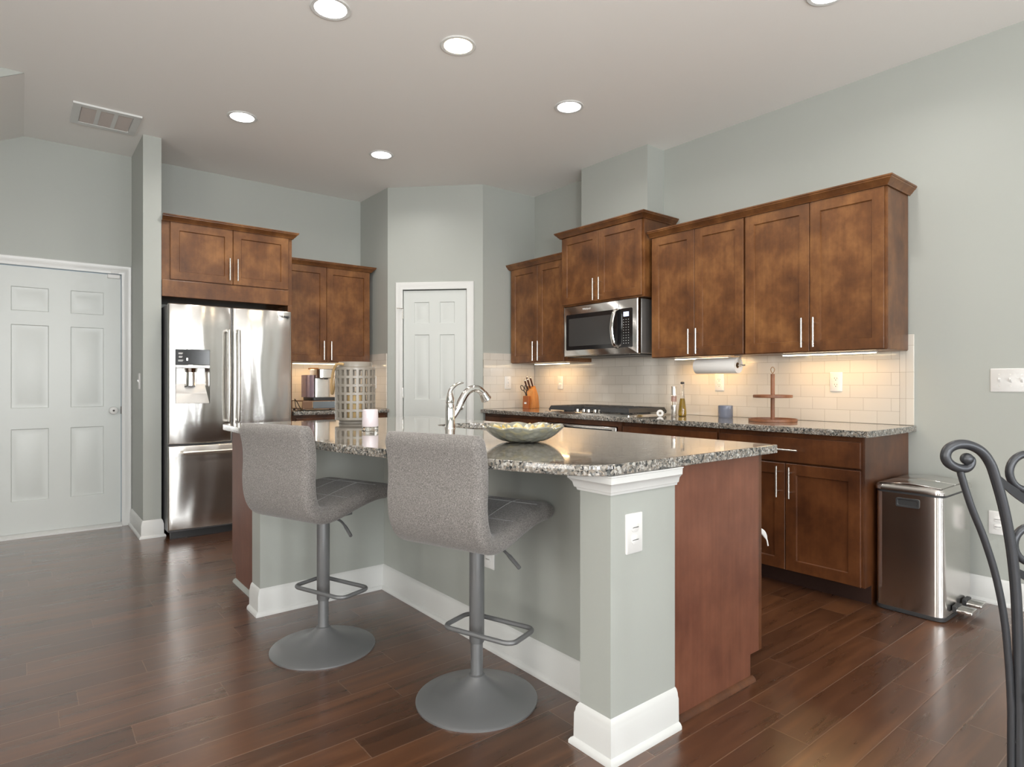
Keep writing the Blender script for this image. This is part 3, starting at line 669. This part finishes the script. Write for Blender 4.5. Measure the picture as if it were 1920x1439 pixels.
# ------------------------------------------------------------------ refrigerator
rf=thing('refrigerator','stainless french-door refrigerator with ice dispenser left of the island','refrigerator',(.845,5.09,0)); RWd=.90; SX=.442
obj('body',M().box(.004,RWd-.004,.02,.745,.05,1.735),mat('fridge_grey',(.12,.12,.125),.4),rf,bevel=.004)
obj('kick_grille',M().box(.02,RWd-.02,.03,.06,.0,.05),m_dark,rf,smooth=False)
def curved(x0,x1,z0,z1,hole=None,bul=.020,y0=0,t=.045,nx=28,nz=6):
    """door skin with a soft horizontal curve and rolled edges; hole=(xa,xb,za,zb)"""
    xs=[x0+(x1-x0)*i/nx for i in range(nx+1)]+[x0+.004,x0+.010,x1-.004,x1-.010]; zs=[z0+(z1-z0)*i/nz for i in range(nz+1)]+[z0+.004,z1-.004,z0+.01,z1-.01]
    if hole:
        xs=[x for x in xs if all(abs(x-h)>.006 for h in hole[:2])]+list(hole[:2]); zs=[z for z in zs if all(abs(z-h)>.006 for h in hole[2:])]+list(hole[2:])
    xs=sorted(set(round(x,5) for x in xs)); zs=sorted(set(round(z,5) for z in zs))
    def y(x,z):
        u=(x-x0)/(x1-x0)*2-1; v=y0-bul*(1-u*u)
        e=min(x-x0,x1-x,z-z0,z1-z); r=.012
        if e<r: v+= r-math.sqrt(max(r*r-(r-e)**2,0))
        return v
    m=M(); nzz=len(zs); vs=[(x,y(x,z),z) for x in xs for z in zs]; fs=[]
    for i in range(len(xs)-1):
        for j in range(nzz-1):
            cx=(xs[i]+xs[i+1])/2; cz=(zs[j]+zs[j+1])/2
            if hole and hole[0]<cx<hole[1] and hole[2]<cz<hole[3]: continue
            fs.append((i*nzz+j,(i+1)*nzz+j,(i+1)*nzz+j+1,i*nzz+j+1))
    m.add(vs,fs)
    yb=y0+t-.027
    per=[(x,y(x,z0),z0) for x in xs]+[(x1,y(x1,z),z) for z in zs[1:]]+[(x,y(x,z1),z1) for x in xs[::-1][1:]]+[(x0,y(x0,z),z) for z in zs[::-1][1:-1]]
    n=len(per); m.add(per+[(p[0],yb,p[2]) for p in per],[(i,n+i,n+(i+1)%n,(i+1)%n) for i in range(n)]+[tuple(range(n,2*n))])
    if hole:
        hp=[(hole[0],hole[2]),(hole[1],hole[2]),(hole[1],hole[3]),(hole[0],hole[3])]
        m.add([(a,y(a,b),b) for a,b in hp]+[(a,yb-.002,b) for a,b in hp],[(i,(i+1)%4,4+(i+1)%4,4+i) for i in range(4)])
    return m
HX=(.045,.278,1.0,1.405)
ld=obj('left_door',curved(0,SX-.003,.70,1.742,HX),m_steel,rf)
rd=obj('right_door',curved(SX+.003,RWd,.70,1.742),m_steel,rf)
fz=obj('freezer_drawer',curved(0,RWd,.065,.690,bul=.022),m_steel,rf)
def fhandle(p0,p1,out):
    P=[Vector(p) for p in (p0,p1)]; d=(P[1]-P[0]).normalized(); o=Vector((0,-out,0))
    return M().tube(cr([P[0],P[0]+o*.8+d*.008,P[0]+o+d*.03,(P[0]+P[1])/2+o*1.12,P[1]+o-d*.03,P[1]+o*.8-d*.008,P[1]],6),.013,14)
obj('handle',fhandle((SX-.035,-.004,.86),(SX-.035,-.004,1.56),.05),m_nickel,ld)
obj('handle',fhandle((SX+.035,-.004,.86),(SX+.035,-.004,1.56),.05),m_nickel,rd)
obj('handle',fhandle((.09,-.006,.640),(RWd-.09,-.006,.640),.055),m_nickel,fz)
textmesh('brand_lettering','SAMSUNG',.026,m_dark,rd,RWd-.078,-.0112,1.695,.004)
x0,x1,a,b=HX
dpn=obj('dispenser_panel',M().box(x0,x1,-.018,.014,1.290,b),m_black,ld,bevel=.002)
bz=M()
for z,wd in ((1.375,.030),(1.350,.026),(1.322,.034)):
    for q in (0,1): bz.box(x0+.035-wd/2,x0+.035+wd/2-.004*q,-.0188,-.0181,z-.007*q,z-.007*q+.004)
obj('panel_markings',bz,m_plate,ld,smooth=False)
obj('panel_indicator',M().box(x0+.073,x0+.083,-.0188,-.0181,1.322,1.340),m_ledw,ld,smooth=False)
obj('dispenser_bezel',M().box(x0,x1,-.020,.012,1.266,1.289),m_steel2,ld,bevel=.003)
rc=M().add([(x0+.002,-.013,a+.002),(x1-.002,-.013,a+.002),(x1-.03,.016,a+.15),(x0+.012,.016,a+.15),(x1-.03,.016,1.265),(x0+.012,.016,1.265),(x1-.002,-.013,1.265),(x0+.002,-.013,1.265)],[(0,1,2,3),(3,2,4,5),(1,6,4,2),(0,3,5,7)])
obj('dispenser_recess',rc,m_steel2,ld,smooth=False)
obj('dispenser_spout',M().cyl((x0+.105,-.004,1.264),(x0+.105,-.004,1.235),.048,.040,20).cyl((x0+.105,-.004,1.235),(x0+.105,-.004,1.135),.034,.038,20),m_chrome,ld)

# ------------------------------------------------------------------ electrical plates
def outlet(label, loc, rz, kind='outlet', w=.075, h=.122, gang=1, group=None, cat=None):
    t=thing('wall_outlet' if kind in('outlet','cover') else 'light_switch',label,cat or ('outlet' if kind in('outlet','cover') else 'light switch'),loc,rz,group)
    obj('plate',M().rings([[(x,y,z) for x,z in rrect(-w/2+i,w/2-i,-h/2+i,h/2-i,.004,3)] for i,y in ((0,-.0005),(0,-.004),(.003,-.0065))]),m_plate,t)
    if kind=='outlet':
        for s in (-1,1):
            r=obj('receptacle',M().rings([[(x,y,z+s*.0195) for x,z in rrect(-.0165,.0165,-.0145,.0145,.0125,5)] for y in (-.0064,-.0085)]),m_plate,t)
            obj('slots',M().box(-.008,-.0055,-.0092,-.0086,s*.0195-.001,s*.0195+.008).box(.0055,.008,-.0092,-.0086,s*.0195-.001,s*.0195+.007).cyl((0,-.0092,s*.0195-.008),(0,-.0086,s*.0195-.008),.0028,n=10),m_slot,r,smooth=False)
    elif kind=='cover':
        for s in (-1,1): obj('safety_cap',M().rings([[(x,y,z+s*.0195) for x,z in rrect(-.0165+i,.0165-i,-.0145+i,.0145-i,.0115,5)] for i,y in ((0,-.0064),(0,-.0095),(.004,-.011))]),m_plate,t)
    else:
        for g in range(gang):
            x=(g-(gang-1)/2)*.046
            s=obj('toggle',M().add([(x-.005,-.0064,-.012),(x+.005,-.0064,-.012),(x+.005,-.0064,.012),(x-.005,-.0064,.012),(x-.004,-.016,.004),(x+.004,-.016,.004),(x+.004,-.014,.011),(x-.004,-.014,.011)],[(0,1,5,4),(1,2,6,5),(2,3,7,6),(3,0,4,7),(4,5,6,7)]),m_plate,t,smooth=False)
            obj('screws',M().cyl((x,-.0070,.030),(x,-.0064,.030),.003,n=10).cyl((x,-.0070,-.030),(x,-.0064,-.030),.003,n=10),m_nickel,s)
    return t
XS=XR-.0093
outlet('white duplex outlet on the tile nearest the right end of the backsplash',(XS,1.729,1.162),RW,group='outlets')
outlet('white duplex outlet on the tile below the paper towel roll',(XS,2.548,1.158),RW,group='outlets')
outlet('white outlet with safety caps on the tile between knife block and cooktop',(XS,4.235,1.157),RW,'cover',group='outlets')
outlet('white single light switch on the tile beside the knife block',(3.64,4.6115,1.157),0,'switch')
outlet('white four-gang light switch on the wall at the right edge',(XR,.843,1.170),RW,'switch',w=.215,gang=4)
outlet('white outlet with two safety caps low on the wall behind the trash can',(XR,.918,.424),RW,'cover',w=.08)
outlet('white outlet with two safety caps on the island pillar',(1.507,1.272,.684),0,'cover',w=.079,h=.126)
outlet('white outlet on the island knee wall behind the front bar stool',(1.605,2.163,.405),RW,'cover',w=.075,h=.122)
outlet('white light switch on the narrow wall end left of the refrigerator',(.71,5.43,1.168),RW,'switch')
outlet('white light switch on the tile to the right of the lantern',(2.7005,5.52,1.16),RW,'switch')

# ------------------------------------------------------------------ under-cabinet lights
def strip(label,x,y,rz,Ln,z=1.339):
    t=thing('under_cabinet_light',label,'under-cabinet light',(x,y,z),rz,'under-cabinet light bars')
    obj('housing',M().box(-Ln/2,Ln/2,-.02,.02,-.008,0),m_white,t,bevel=.001,smooth=False)
    obj('lens',M().box(-Ln/2+.006,Ln/2-.006,-.017,.017,-.012,-.0082),m_strip,t,smooth=False)
    area('strip_lamp',(0,0,-.016),(0,0,0),Ln,.03,STRIP_POWER,(1,.54,.18),PI,t)
strip('warm light bar under the right-hand wall cabinet',3.83,1.72,RW,.55)
strip('warm light bar under the wall cabinet above the paper towels',3.83,2.60,RW,.45)
strip('warm light bar under the wall cabinet above the knife block',3.83,4.20,RW,.45)
strip('warm light bar under the wall cabinet above the coffee maker',2.24,5.70,0,.55,1.344)

# ------------------------------------------------------------------ bar stools
def stool(x,y,label,yaw=math.radians(19)):
    t=thing('bar_stool',label,'bar stool',(x,y,0),yaw,'grey bar stools')
    R=.222
    obj('base',M().lathe([(0,0),(R,0),(R,.006),(R-.006,.010),(R*.75,.021),(R*.5,.036),(R*.3,.056),(.038,.080),(.030,.088),(0,.088)],n=64),m_post,t)
    obj('lower_post',M().cyl((0,0,.085),(0,0,.215),.0225,n=28).lathe([(.0225,.084),(.030,.085),(.030,.091),(.0225,.094)],n=28),m_post,t)
    obj('upper_post',M().lathe([(0,.209),(.026,.209),(.0275,.212),(.0275,.575),(0,.575)],n=28),m_post,t)
    loop=[]
    for px,py in rrect(-.088,.070,-.207,.088,.035,5): loop.append((px,py,.275+.02*(py+.2)/.3*0))
    obj('footrest',M().tube(loop,.0085,10,closed=True),m_post,t)
    obj('mounting_plate',M().prism(rrect(-.09,.09,-.09,.09,.01),.575,.590),m_post,t)
    lv=cr([(.0,-.05,.570),(.0,-.10,.566),(-.01,-.14,.552),(-.035,-.205,.520)],5)
    obj('lever',M().tube(lv,[.005]*11+[.007]*(len(lv)-11),8),m_post,t)
    # upholstered shell: one swept pad, seat then backrest
    prof=cr([(.215,.655),(.19,.672),(.12,.672),(.03,.652),(-.06,.632),(-.125,.628),(-.172,.648),(-.196,.695),(-.202,.76),(-.196,.83),(-.200,.90),(-.212,.955),(-.224,.990)] and [(a,b,0) for a,b in [(.228,.652),(.20,.670),(.12,.670),(.01,.650),(-.08,.628),(-.150,.622),(-.202,.642),(-.228,.692),(-.236,.76),(-.232,.83),(-.236,.90),(-.248,.955),(-.258,.988)]],5)
    n=len(prof); rings=[]; w=.203; th=.034
    for i,p in enumerate(prof):
        a=prof[max(i-1,0)]; b=prof[min(i+1,n-1)]; d=(b-a).normalized(); nx,nz=-d.y,d.x
        e=min(i,n-1-i); k=min(1,math.sqrt(max(0,1-(1-min(e/6,1))**2))*.9+.1); kw=1-.06*(1-min(e/5,1))**2
        ring=[]
        for u,v in rrect(-w*kw,w*kw,-th*k,th*k,min(th*k*.98,.030),4): ring.append((p.x+nx*v,u,p.y+nz*v))
        rings.append(ring)
    sp=31
    obj('seat',M().rings(rings[:sp+1]),m_fab,t); obj('backrest',M().rings(rings[sp:]),m_fab,t)
    for u in (-.065,.065):
        obj('seam',M().tube([(prof[i].x+0,u,prof[i].y+th+.0006) for i in range(5,22)],.0013,6),m_stitch,t)
    for i in (9,17): obj('seam',M().tube([(prof[i].x,u/20*w*.86,prof[i].y+th+.0006) for u in range(-20,21)],.0013,6),m_stitch,t)
    return t
s1=stool(1.305,1.837,'grey upholstered bar stool nearest the camera, by the island pillar')
dup(s1,(1.035,2.615,0),math.radians(20),'grey upholstered bar stool farther left, by the wing of the island')

# ------------------------------------------------------------------ trash can
tc=thing('trash_can','brushed steel two-pedal step trash can beside the base cabinet','trash can',(3.67,1.158,0)); hx,hy=.22,.155
def rr(i,z,r=.04): return [(x,y,z) for x,y in rrect(-hx+i,hx-i,-hy+i,hy-i,r,8)]
obj('base',M().rings([rr(.004,0),rr(.0,.004),rr(.0,.022)]),m_dark,tc)
obj('body',M().rings([rr(.002,.022),rr(.002,.60)]),m_steel2,tc)
obj('collar',M().rings([rr(.004,.60),rr(.004,.612)]),m_dark,tc)
obj('lid_rim',M().rings([rr(-.003,.612),rr(-.004,.625),rr(.002,.637),rr(.014,.640)]),m_steel2,tc)
for k in (-1,1):
    xs=(-hx+.016,-.003) if k<0 else (.003,hx-.016)
    obj('lid',M().prism([(-hy+.016,.6405),(hy-.016,.6405),(hy-.016,.645),(0,.655),(-hy+.016,.645)],xs[0],xs[1],'x'),m_steel2,tc,bevel=.002)
hd=obj('hand_grip',M().rings([[(x,y,z) for y,z in rrect(-.052+i,.052-i,.535+i,.580-i,.008,4)] for i,x in ((0,-hx+.0016),(0,-hx-.004),(.006,-hx-.004),(.009,-hx+.001))]),m_dark,tc)
for px in (-.075,.075):
    p=obj('pedal',M().prism([(-.045,.038),(.045,.038),(.045,.052),(.03,.060),(-.03,.060),(-.045,.052)],-hy-.085,-hy-.020,'y'),m_steel2,tc,bevel=.004)
    p.data.transform(Matrix.Translation((px,0,0))); a=obj('pedal_arm',M().box(px-.038,px+.038,-hy-.022,-hy-.001,.034,.066),m_dark,p,bevel=.004)

# ------------------------------------------------------------------ things on the island
ln=thing('lantern','grey ceramic lattice lantern with rope handle on the island worktop','lantern',(1.585,3.50,ZT)); LR=.119
lt=M(); zb,zt_=.030,.328; rows=6; cols=20
for j in range(rows+1):
    z=zb+(zt_-zb)*j/rows; hh=.0080 if 0<j<rows else .008
    lt.lathe([(LR-.012,z-hh),(LR-.002,z-hh),(LR,z-hh+.002),(LR,z+hh-.002),(LR-.002,z+hh),(LR-.012,z+hh)],n=60,close=True)
for i in range(cols):
    a=2*PI*i/cols; c_,s_=math.cos(a),math.sin(a); hw=.0085
    q=[(LR-.011,-hw),(LR-.001,-hw),(LR+.0006,0),(LR-.001,hw),(LR-.011,hw)]
    lt.prism([(r*c_-u*s_,r*s_+u*c_) for r,u in q],zb,zt_)
obj('lattice',lt,m_lantern,ln)
obj('foot',M().lathe([(0,0),(.094,0),(.097,.003),(.094,.014),(.100,.022),(LR-.002,.024),(LR-.004,.030),(0,.030)],n=60),m_lantern,ln)
obj('neck',M().lathe([(LR-.014,.334),(LR-.006,.337),(.098,.341),(.098,.366),(.096,.370),(.092,.370),(.090,.366),(.090,.338)],n=60,close=True),m_lantern,ln)
ev=lambda e,v,z:(-.78*e+.625*v,.625*e+.78*v,z)
hd=cr([ev(.045,-.09,.352),ev(.062,-.088,.356),ev(.095,-.075,.350),ev(.122,-.05,.300),ev(.136,-.028,.225),ev(.140,0,.178),ev(.136,.028,.225),ev(.122,.05,.300),ev(.095,.075,.350),ev(.062,.088,.356),ev(.045,.09,.352)],6)
obj('rope_handle',M().tube(hd,.008,10),m_rope,ln)
pc=thing('pillar_candle','yellow pillar candle standing inside the lantern','candle',(1.585,3.50,ZT+.031))
obj('wax',M().lathe([(0,0),(.050,0),(.051,.003),(.051,.150),(.047,.155),(.03,.150),(0,.149)]),m_candle,pc); obj('wick',M().cyl((0,0,.149),(0.001,0,.160),.0012,n=6),m_slot,pc)
cd_=thing('candle_glass','pale pink candle in a thick-bottomed glass beside the lantern','candle',(1.392,2.895,ZT))
obj('glass_base',M().lathe([(0,0),(.038,0),(.0405,.003),(.041,.020),(.040,.022),(0,.022)],n=40),m_glass,cd_)
obj('cup',M().lathe([(0,.0225),(.040,.0225),(.0415,.027),(.040,.075),(.0385,.107),(.037,.108),(.0355,.106),(.0355,.090),(0,.089)],n=40),m_pink,cd_)
bw=thing('leaf_bowl','wide shallow glass bowl of gold and grey leaf shapes on the island','bowl',(1.63,1.962,ZT))
NB=96
def bowlring(f,dz=0,dr=0,amp=0,z=None):
    out=[]
    for i in range(NB):
        a=2*PI*i/NB; r=.055+(.168-.055)*f**.8; s=abs(math.sin(a*9/2)); rr_=r+dr+amp*(s-.5)*.014; zz=.002+.060*f**1.7+dz+amp*(s-.4)*.010
        out.append((rr_*math.cos(a),rr_*math.sin(a),zz))
    return out
obj('shell',M().rings([[(.002*x/.05,.002*y/.05,.001) for x,y,z in bowlring(0)],[(x,y,.001) for x,y,z in bowlring(0)]]+[bowlring(f,0,0,f**2) for f in (.1,.25,.4,.55,.7,.85,1)]+[bowlring(f,.004,-.004,f**2) for f in (1,.8,.6,.4,.2,.05)],True),m_bowl,bw)
lf=M()
for ringk,(nn,r0,r1) in enumerate(((9,.03,.085),(14,.075,.125),(18,.114,.160))):
    for i in range(nn):
        a=2*PI*(i+.5*ringk)/nn; ln_=(r1-r0)*.62; rc_=(r0+r1)/2; hw=rc_*PI/nn*1.05
        def zs(r): f=max(0,(r-.055)/(.113))**1.25; return .006+.060*f**1.7
        pts=[]
        for u,v in ((-1,0),(-.5,.8),(.1,1),(.6,.7),(1,0),(.6,-.7),(.1,-1),(-.5,-.8)):
            r=rc_+u*ln_; t_=v*hw; pts.append((r*math.cos(a)-t_*math.sin(a),r*math.sin(a)+t_*math.cos(a),zs(r)+.005+.004*abs(v)))
        cpt=(rc_*math.cos(a),rc_*math.sin(a),zs(rc_)+.004); b0=len(pts)
        lf.add(pts+[(x,y,z-.0025) for x,y,z in pts]+[cpt,(cpt[0],cpt[1],cpt[2]-.0025)],[(k,(k+1)%8,16) for k in range(8)]+[((k+1)%8+8,k+8,17) for k in range(8)]+[(k,k+8,(k+1)%8+8,(k+1)%8) for k in range(8)])
obj('leaf_lining',lf,m_leaf,bw,smooth=False)

# ------------------------------------------------------------------ things on the range worktop
ts=thing('tiered_stand','two-tier round wooden stand with a leather loop on the range worktop','tiered stand',(3.73,2.012,ZT))
def tray(r,z): return M().lathe([(0,z),(r,z),(r+.002,z+.002),(r+.002,z+.017),(r-.001,z+.018),(r-.006,z+.017),(r-.007,z+.007),(0,z+.006)],n=56)
obj('lower_tray',tray(.142,.0),m_tray,ts); obj('upper_tray',tray(.115,.150),m_tray,ts)
obj('post',M().cyl((0,0,.006),(0,0,.150),.0125,n=20).cyl((0,0,.156),(0,0,.300),.0125,n=20),m_tray,ts)
obj('loop',M().tube(cr([(0,0,.300),(.004,-.008,.318),(.004,-.010,.332),(0,0,.345),(-.004,.010,.332),(-.004,.008,.318),(0,0,.300)],5),.0022,8),m_card,ts)
cj=thing('candle_jar','blue-grey candle jar on the range worktop below the paper towels','candle',(3.84,2.415,ZT))
obj('jar',M().lathe([(0,0),(.047,0),(.050,.005),(.050,.085),(.0485,.086),(.0465,.085),(.0465,.060),(0,.059)],n=40),m_bluejar,cj)
ob=thing('oil_bottle','slender glass bottle of golden oil beside the cooktop','bottle',(3.76,2.715,ZT))
obj('bottle',M().lathe([(0,0),(.024,0),(.028,.004),(.029,.03),(.026,.06),(.021,.10),(.0155,.135),(.013,.16),(.0115,.225),(.013,.228),(.013,.234),(0,.234)],n=28),m_glass,ob)
obj('oil',M().lathe([(0,.003),(.022,.003),(.026,.007),(.027,.03),(.0242,.06),(.0195,.10),(.015,.13),(0,.13)],n=28),m_oil,ob)
obj('stopper',M().lathe([(0,.2345),(.011,.2345),(.014,.240),(.013,.249),(.006,.254),(0,.255)],n=20),m_dark,ob)
gr=thing('spice_grinder','tall steel and clear grinder with pink salt between cooktop and oil bottle','grinder',(3.62,2.685,ZT))
obj('lower_cup',M().lathe([(0,0),(.019,0),(.020,.002),(.020,.085),(0,.085)],n=28),m_nickel,gr)
obj('window',M().lathe([(0,.0855),(.0185,.0855),(.0185,.155),(0,.155)],n=28),m_glass,gr); obj('salt',M().lathe([(0,.110),(.0165,.110),(.0165,.150),(0,.150)],n=20),m_salt,gr)
obj('cap',M().lathe([(0,.1555),(.020,.1555),(.020,.215),(.018,.220),(0,.221)],n=28),m_nickel,gr)
rg_=M().lathe([(.010,-.012),(.024,-.012),(.025,-.010),(.025,.010),(.024,.012),(.010,.012)],n=28,close=True); rg_.v=[(z,x,y) for x,y,z in rg_.v]
o=tag(obj('tape_roll',rg_,m_plate),'small white ring standing on edge at the right end of the cooktop','roll'); o.location=(3.60,2.79,ZT+.0252); o.rotation_euler=(0,0,math.radians(35))
# knife block and its knives
kb=thing('knife_block','honey-coloured slanted wooden knife block in the worktop corner','knife block',(3.80,4.46,ZT),math.radians(200))
obj('block',M().prism([(-.075,0),(.075,0),(.045,.175),(.005,.215),(-.115+.06,.12)],-.032,.052,'y'),m_acacia,kb,bevel=.003)
obj('block_front',M().prism([(.076,0),(.105,0),(.098,.12),(.060,.12)],-.030,.030,'y'),mat('reddish_wood',(.33,.10,.03),.4),kb,bevel=.002)
obj('badge',M().box(.1052,.1062,-.012,.012,.045,.062),m_plate,kb,smooth=False)
Rk=Matrix.Rotation(math.radians(200),3,'Z')
def kpos(x,y,z): v=Rk@Vector((x,y,z)); return (3.80+v.x,4.46+v.y,ZT+v.z)
dirk=(Rk@Vector((.50,0,.86))).normalized()
for i,(kx,ky,kz,lab) in enumerate(((.010,-.012,.214,'brown-handled knife at the top of the block, farthest right'),(.016,.030,.208,'brown-handled knife at the top of the block, left of its neighbour'),(.032,.010,.192,'brown-handled knife in the middle of the block'),(.043,-.014,.181,'brown-handled knife low on the right of the block'))):
    p=Vector(kpos(kx,ky,kz))+dirk*.003; t=thing('kitchen_knife',lab,'knife',p,0,'knives in the knife block')
    d=dirk*.085
    obj('handle',M().tube([dirk*.0,dirk*.03,dirk*.07,d,d+dirk*.01],[.007,.008,.0085,.0085,.004],10),m_knife,t)
    obj('end_cap',M().sphere(tuple(d+dirk*.008),.0095,8),m_nickel,t)
p=Vector(kpos(.080,.0,.122)); sc=thing('kitchen_scissors','dark scissors with loop handles in the front of the knife block','scissors',p,0)
for s in (-1,1):
    pts=[]; ctr=dirk*.085+Vector((0,0,0)); sx_=Rk@Vector((0,1,0))
    for k in range(16):
        a=2*PI*k/16; pts.append(ctr+sx_*(s*.022+.017*math.cos(a))+dirk*(.028*math.sin(a)))
    obj('loop_handle',M().tube(pts,.004,8,closed=True),m_dark,sc)
    obj('shank',M().tube([dirk*.002+sx_*(s*.004),dirk*.03+sx_*(s*.006),dirk*.060+sx_*(s*.016)],.0045,8),m_dark,sc)
# paper towels
ph=thing('paper_towel_holder','nickel paper towel rod hanging under the wall cabinet','paper towel holder',(3.765,2.435,1.274))
obj('rod',M().cyl((0,-.215,0),(0,.19,0),.006,n=14),m_nickel,ph)
obj('bracket',M().box(-.010,.010,-.180,-.176,-.012,.0640).box(-.02,.02,-.185,-.145,.061,.0655),m_nickel,ph)
pr=thing('paper_towel_roll','white paper towel roll on the holder under the wall cabinet','paper towels',(3.765,2.435,1.274))
rm=M().lathe([(.020,-.158),(.053,-.165),(.0545,-.156),(.0545,.156),(.053,.158),(.020,.158)],n=48,close=True); rm.v=[(x,z,y) for x,y,z in rm.v]; obj('paper',rm,m_paper,pr)
rm=M().lathe([(.017,-.157),(.0198,-.157),(.0198,.157),(.017,.157)],n=32,close=True); rm.v=[(x,z,y) for x,y,z in rm.v]; obj('core',rm,m_card,pr)

# ------------------------------------------------------------------ coffee corner
pd=thing('pod_drawer','low wire and glass coffee pod drawer under the coffee maker','coffee pod drawer',(2.13,5.52,ZT)); 
obj('frame',M().box(-.19,.19,-.14,.14,.078,.084).box(-.19,-.184,-.14,-.134,.008,.078).box(.184,.19,-.14,-.134,.008,.078).box(-.19,-.184,.134,.14,.008,.078).box(.184,.19,.134,.14,.008,.078).box(-.19,.19,-.14,.14,.008,.013),m_wicker,pd,smooth=False)
obj('drawer_front',M().box(-.095,.182,-.146,-.1405,.016,.076),mat('smoked_glass',(.24,.27,.29),.12,.6),pd,smooth=False)
obj('side_mesh',M().box(-.188,-.10,-.1405,-.138,.016,.076),m_wicker,pd,smooth=False)
for sx in (-.17,.17):
    for sy in (-.12,.12): obj('foot',M().cyl((sx,sy,0),(sx,sy,.0078),.010,n=12),m_dark,pd)
km=thing('coffee_maker','silver pod coffee maker with clear side tank on the pod drawer','coffee maker',(2.15,5.52,ZT+.0845))
obj('base',M().prism(rrect(-.115,.115,-.13,.12,.03),0,.028),m_dark,km,bevel=.003)
obj('tower',M().prism(rrect(-.06,.10,-.02,.12,.03),.0285,.20),m_nickel,km)
obj('brew_head',M().prism(rrect(-.06,.10,-.13,.12,.045,8),.2005,.285),m_nickel,km,bevel=.006)
obj('lid_handle',M().tube(cr([(-.05,-.10,.288),(-.11,-.12,.287),(-.15,-.125,.285)],4),.006,8),m_candle if False else m_acacia,km)
obj('spout',M().cyl((.03,-.08,.19),(.03,-.08,.2003),.018,n=16),m_dark,km)
obj('water_tank',M().prism(rrect(-.135,-.064,-.05,.11,.02),.0285,.23),m_tank,km)
pcb=cr([(1.945,5.42,ZT+.004),(1.92,5.39,ZT+.03),(1.90,5.40,ZT+.075),(1.905,5.47,ZT+.10),(1.925,5.52,ZT+.075),(1.925,5.50,ZT+.03),(1.91,5.40,ZT+.006),(1.885,5.33,ZT+.005)],6)
tag(obj('power_cord',M().tube(pcb,.0035,8),m_dark),'thin dark looped cord left of the coffee pod drawer','cord')

# ------------------------------------------------------------------ wrought iron chair at the right edge
ch=thing('dining_chair','black wrought iron chair with scrolled back at the right edge','chair',(1.775,.375,0),-math.radians(38.67)); 
# local x = across the back, local y = away from the camera, chair centre line at local x 0 ; left stile lies near local x -.19
K=1.4/1152; CXL=.6248*1.775*0
import itertools
lat0=1.775*.7808-.375*.6248                               # lateral position of the chair origin
def cp(px,py,dy=0): return ((px-960)*K-lat0-.0+0, dy, 1.157-(py-718)*K)
OFF=.0
scroll=[cp(1813,861),cp(1822,862),cp(1821,872),cp(1812,879),cp(1796,878),cp(1780,869),cp(1774,856),cp(1780,842),cp(1798,834),cp(1820,836),cp(1842,848),cp(1858,870),cp(1868,898),cp(1880,940),cp(1890,985),cp(1899,1040),cp(1906,1110),cp(1910,1200),cp(1911,1300),cp(1911,1400),cp(1911,1600),cp(1911,1670)]
CL=cp(2066,0)[0]                                          # centre line of the back
def mir(pts): return [(2*CL-x,y,z) for x,y,z in pts]
stay=[cp(1800,878),cp(1806,900),cp(1822,950),cp(1846,1010),cp(1868,1080),cp(1884,1160),cp(1893,1250),cp(1897,1330),cp(1897,1400),cp(1897,1600),cp(1897,1670)]
for f in (lambda p:p, mir):
    sc_=cr(f(scroll),6); rad=[min(.0108,.0080+.0028*min(i/30,1)) for i in range(len(sc_))]
    s=obj('stile',M().tube(sc_,rad,14),m_ironc,ch); obj('scroll_ball',M().sphere(f([cp(1814,861)])[0],.0135,10),m_ironc,s)
    obj('stay_bar',M().tube(cr(f(stay),6),.0075,12),m_ironc,ch)
    obj('rung',M().tube(f([cp(1897,1392),cp(1911,1392)]),.005,8),m_ironc,ch)
# dished top band between the stiles, centre medallion and lower scrolls
def band(zp, h, sag, y=.0, px=1876):
    m=M(); x0=cp(px,0)[0]; x1=2*CL-x0; r1=[];n=24
    for i in range(n+1):
        u=i/n; x=x0+(x1-x0)*u; s=4*u*(1-u); z=1.157-(zp-718)*K-sag*s; yy=y+.05*s
        r1.append([(x,yy-.002,z),(x,yy+.002,z),(x,yy+.004,z-h*(.5+.5*s)),(x,yy,z-h*(.5+.5*s))])
    return m.rings(r1)
obj('top_band',band(893,.034,.075),m_ironc,ch)
ring=lambda cx,cy,r,y,n=28:[cp(cx,cy)[0:1][0]*1 and (cp(cx,cy)[0]+r*math.cos(2*PI*k/n),y,cp(cx,cy)[2]+r*math.sin(2*PI*k/n)) for k in range(n)]
for cx,cy,r,y in ((1947,889,.042,.028),(2185,889,.042,.028),(1944,1024,.042,.010),(2188,1024,.042,.010),(2066,960,.06,.045)):
    obj('ring_ornament',M().tube(ring(cx,cy,r,y),.0085,10,closed=True),m_ironc,ch)
obj('lower_band',band(1062,.03,.05,px=1901),m_ironc,ch)
x0=cp(1911,0)[0]; x1=2*CL-x0
obj('seat',M().prism(rrect(x0-.03,x1+.03,-.005,.44,.05),.44,.50),mat('dark_cushion',(.05,.035,.03),.8),ch,bevel=.015) if False else None
obj('seat_frame',M().tube([(p[0],p[1],.43) for p in rrect(x0+.012,x1-.012,-.43,-.016,.05)],.010,10,closed=True),m_ironc,ch)
obj('cushion',M().prism(rrect(x0+.02,x1-.02,-.425,-.022,.05),.442,.495),mat('dark_cushion',(.05,.035,.03),.8),ch,bevel=.015)
obj('seat_bolt',M().sphere((x0+.002,.0,cp(0,1226)[2]),.008,8),m_nickel,ch)
for sx in (x0+.02,x1-.02): obj('front_leg',M().tube(cr([(sx,-.42,.43),(sx,-.43,.25),(sx,-.445,.0)],6),.011,12),m_ironc,ch)
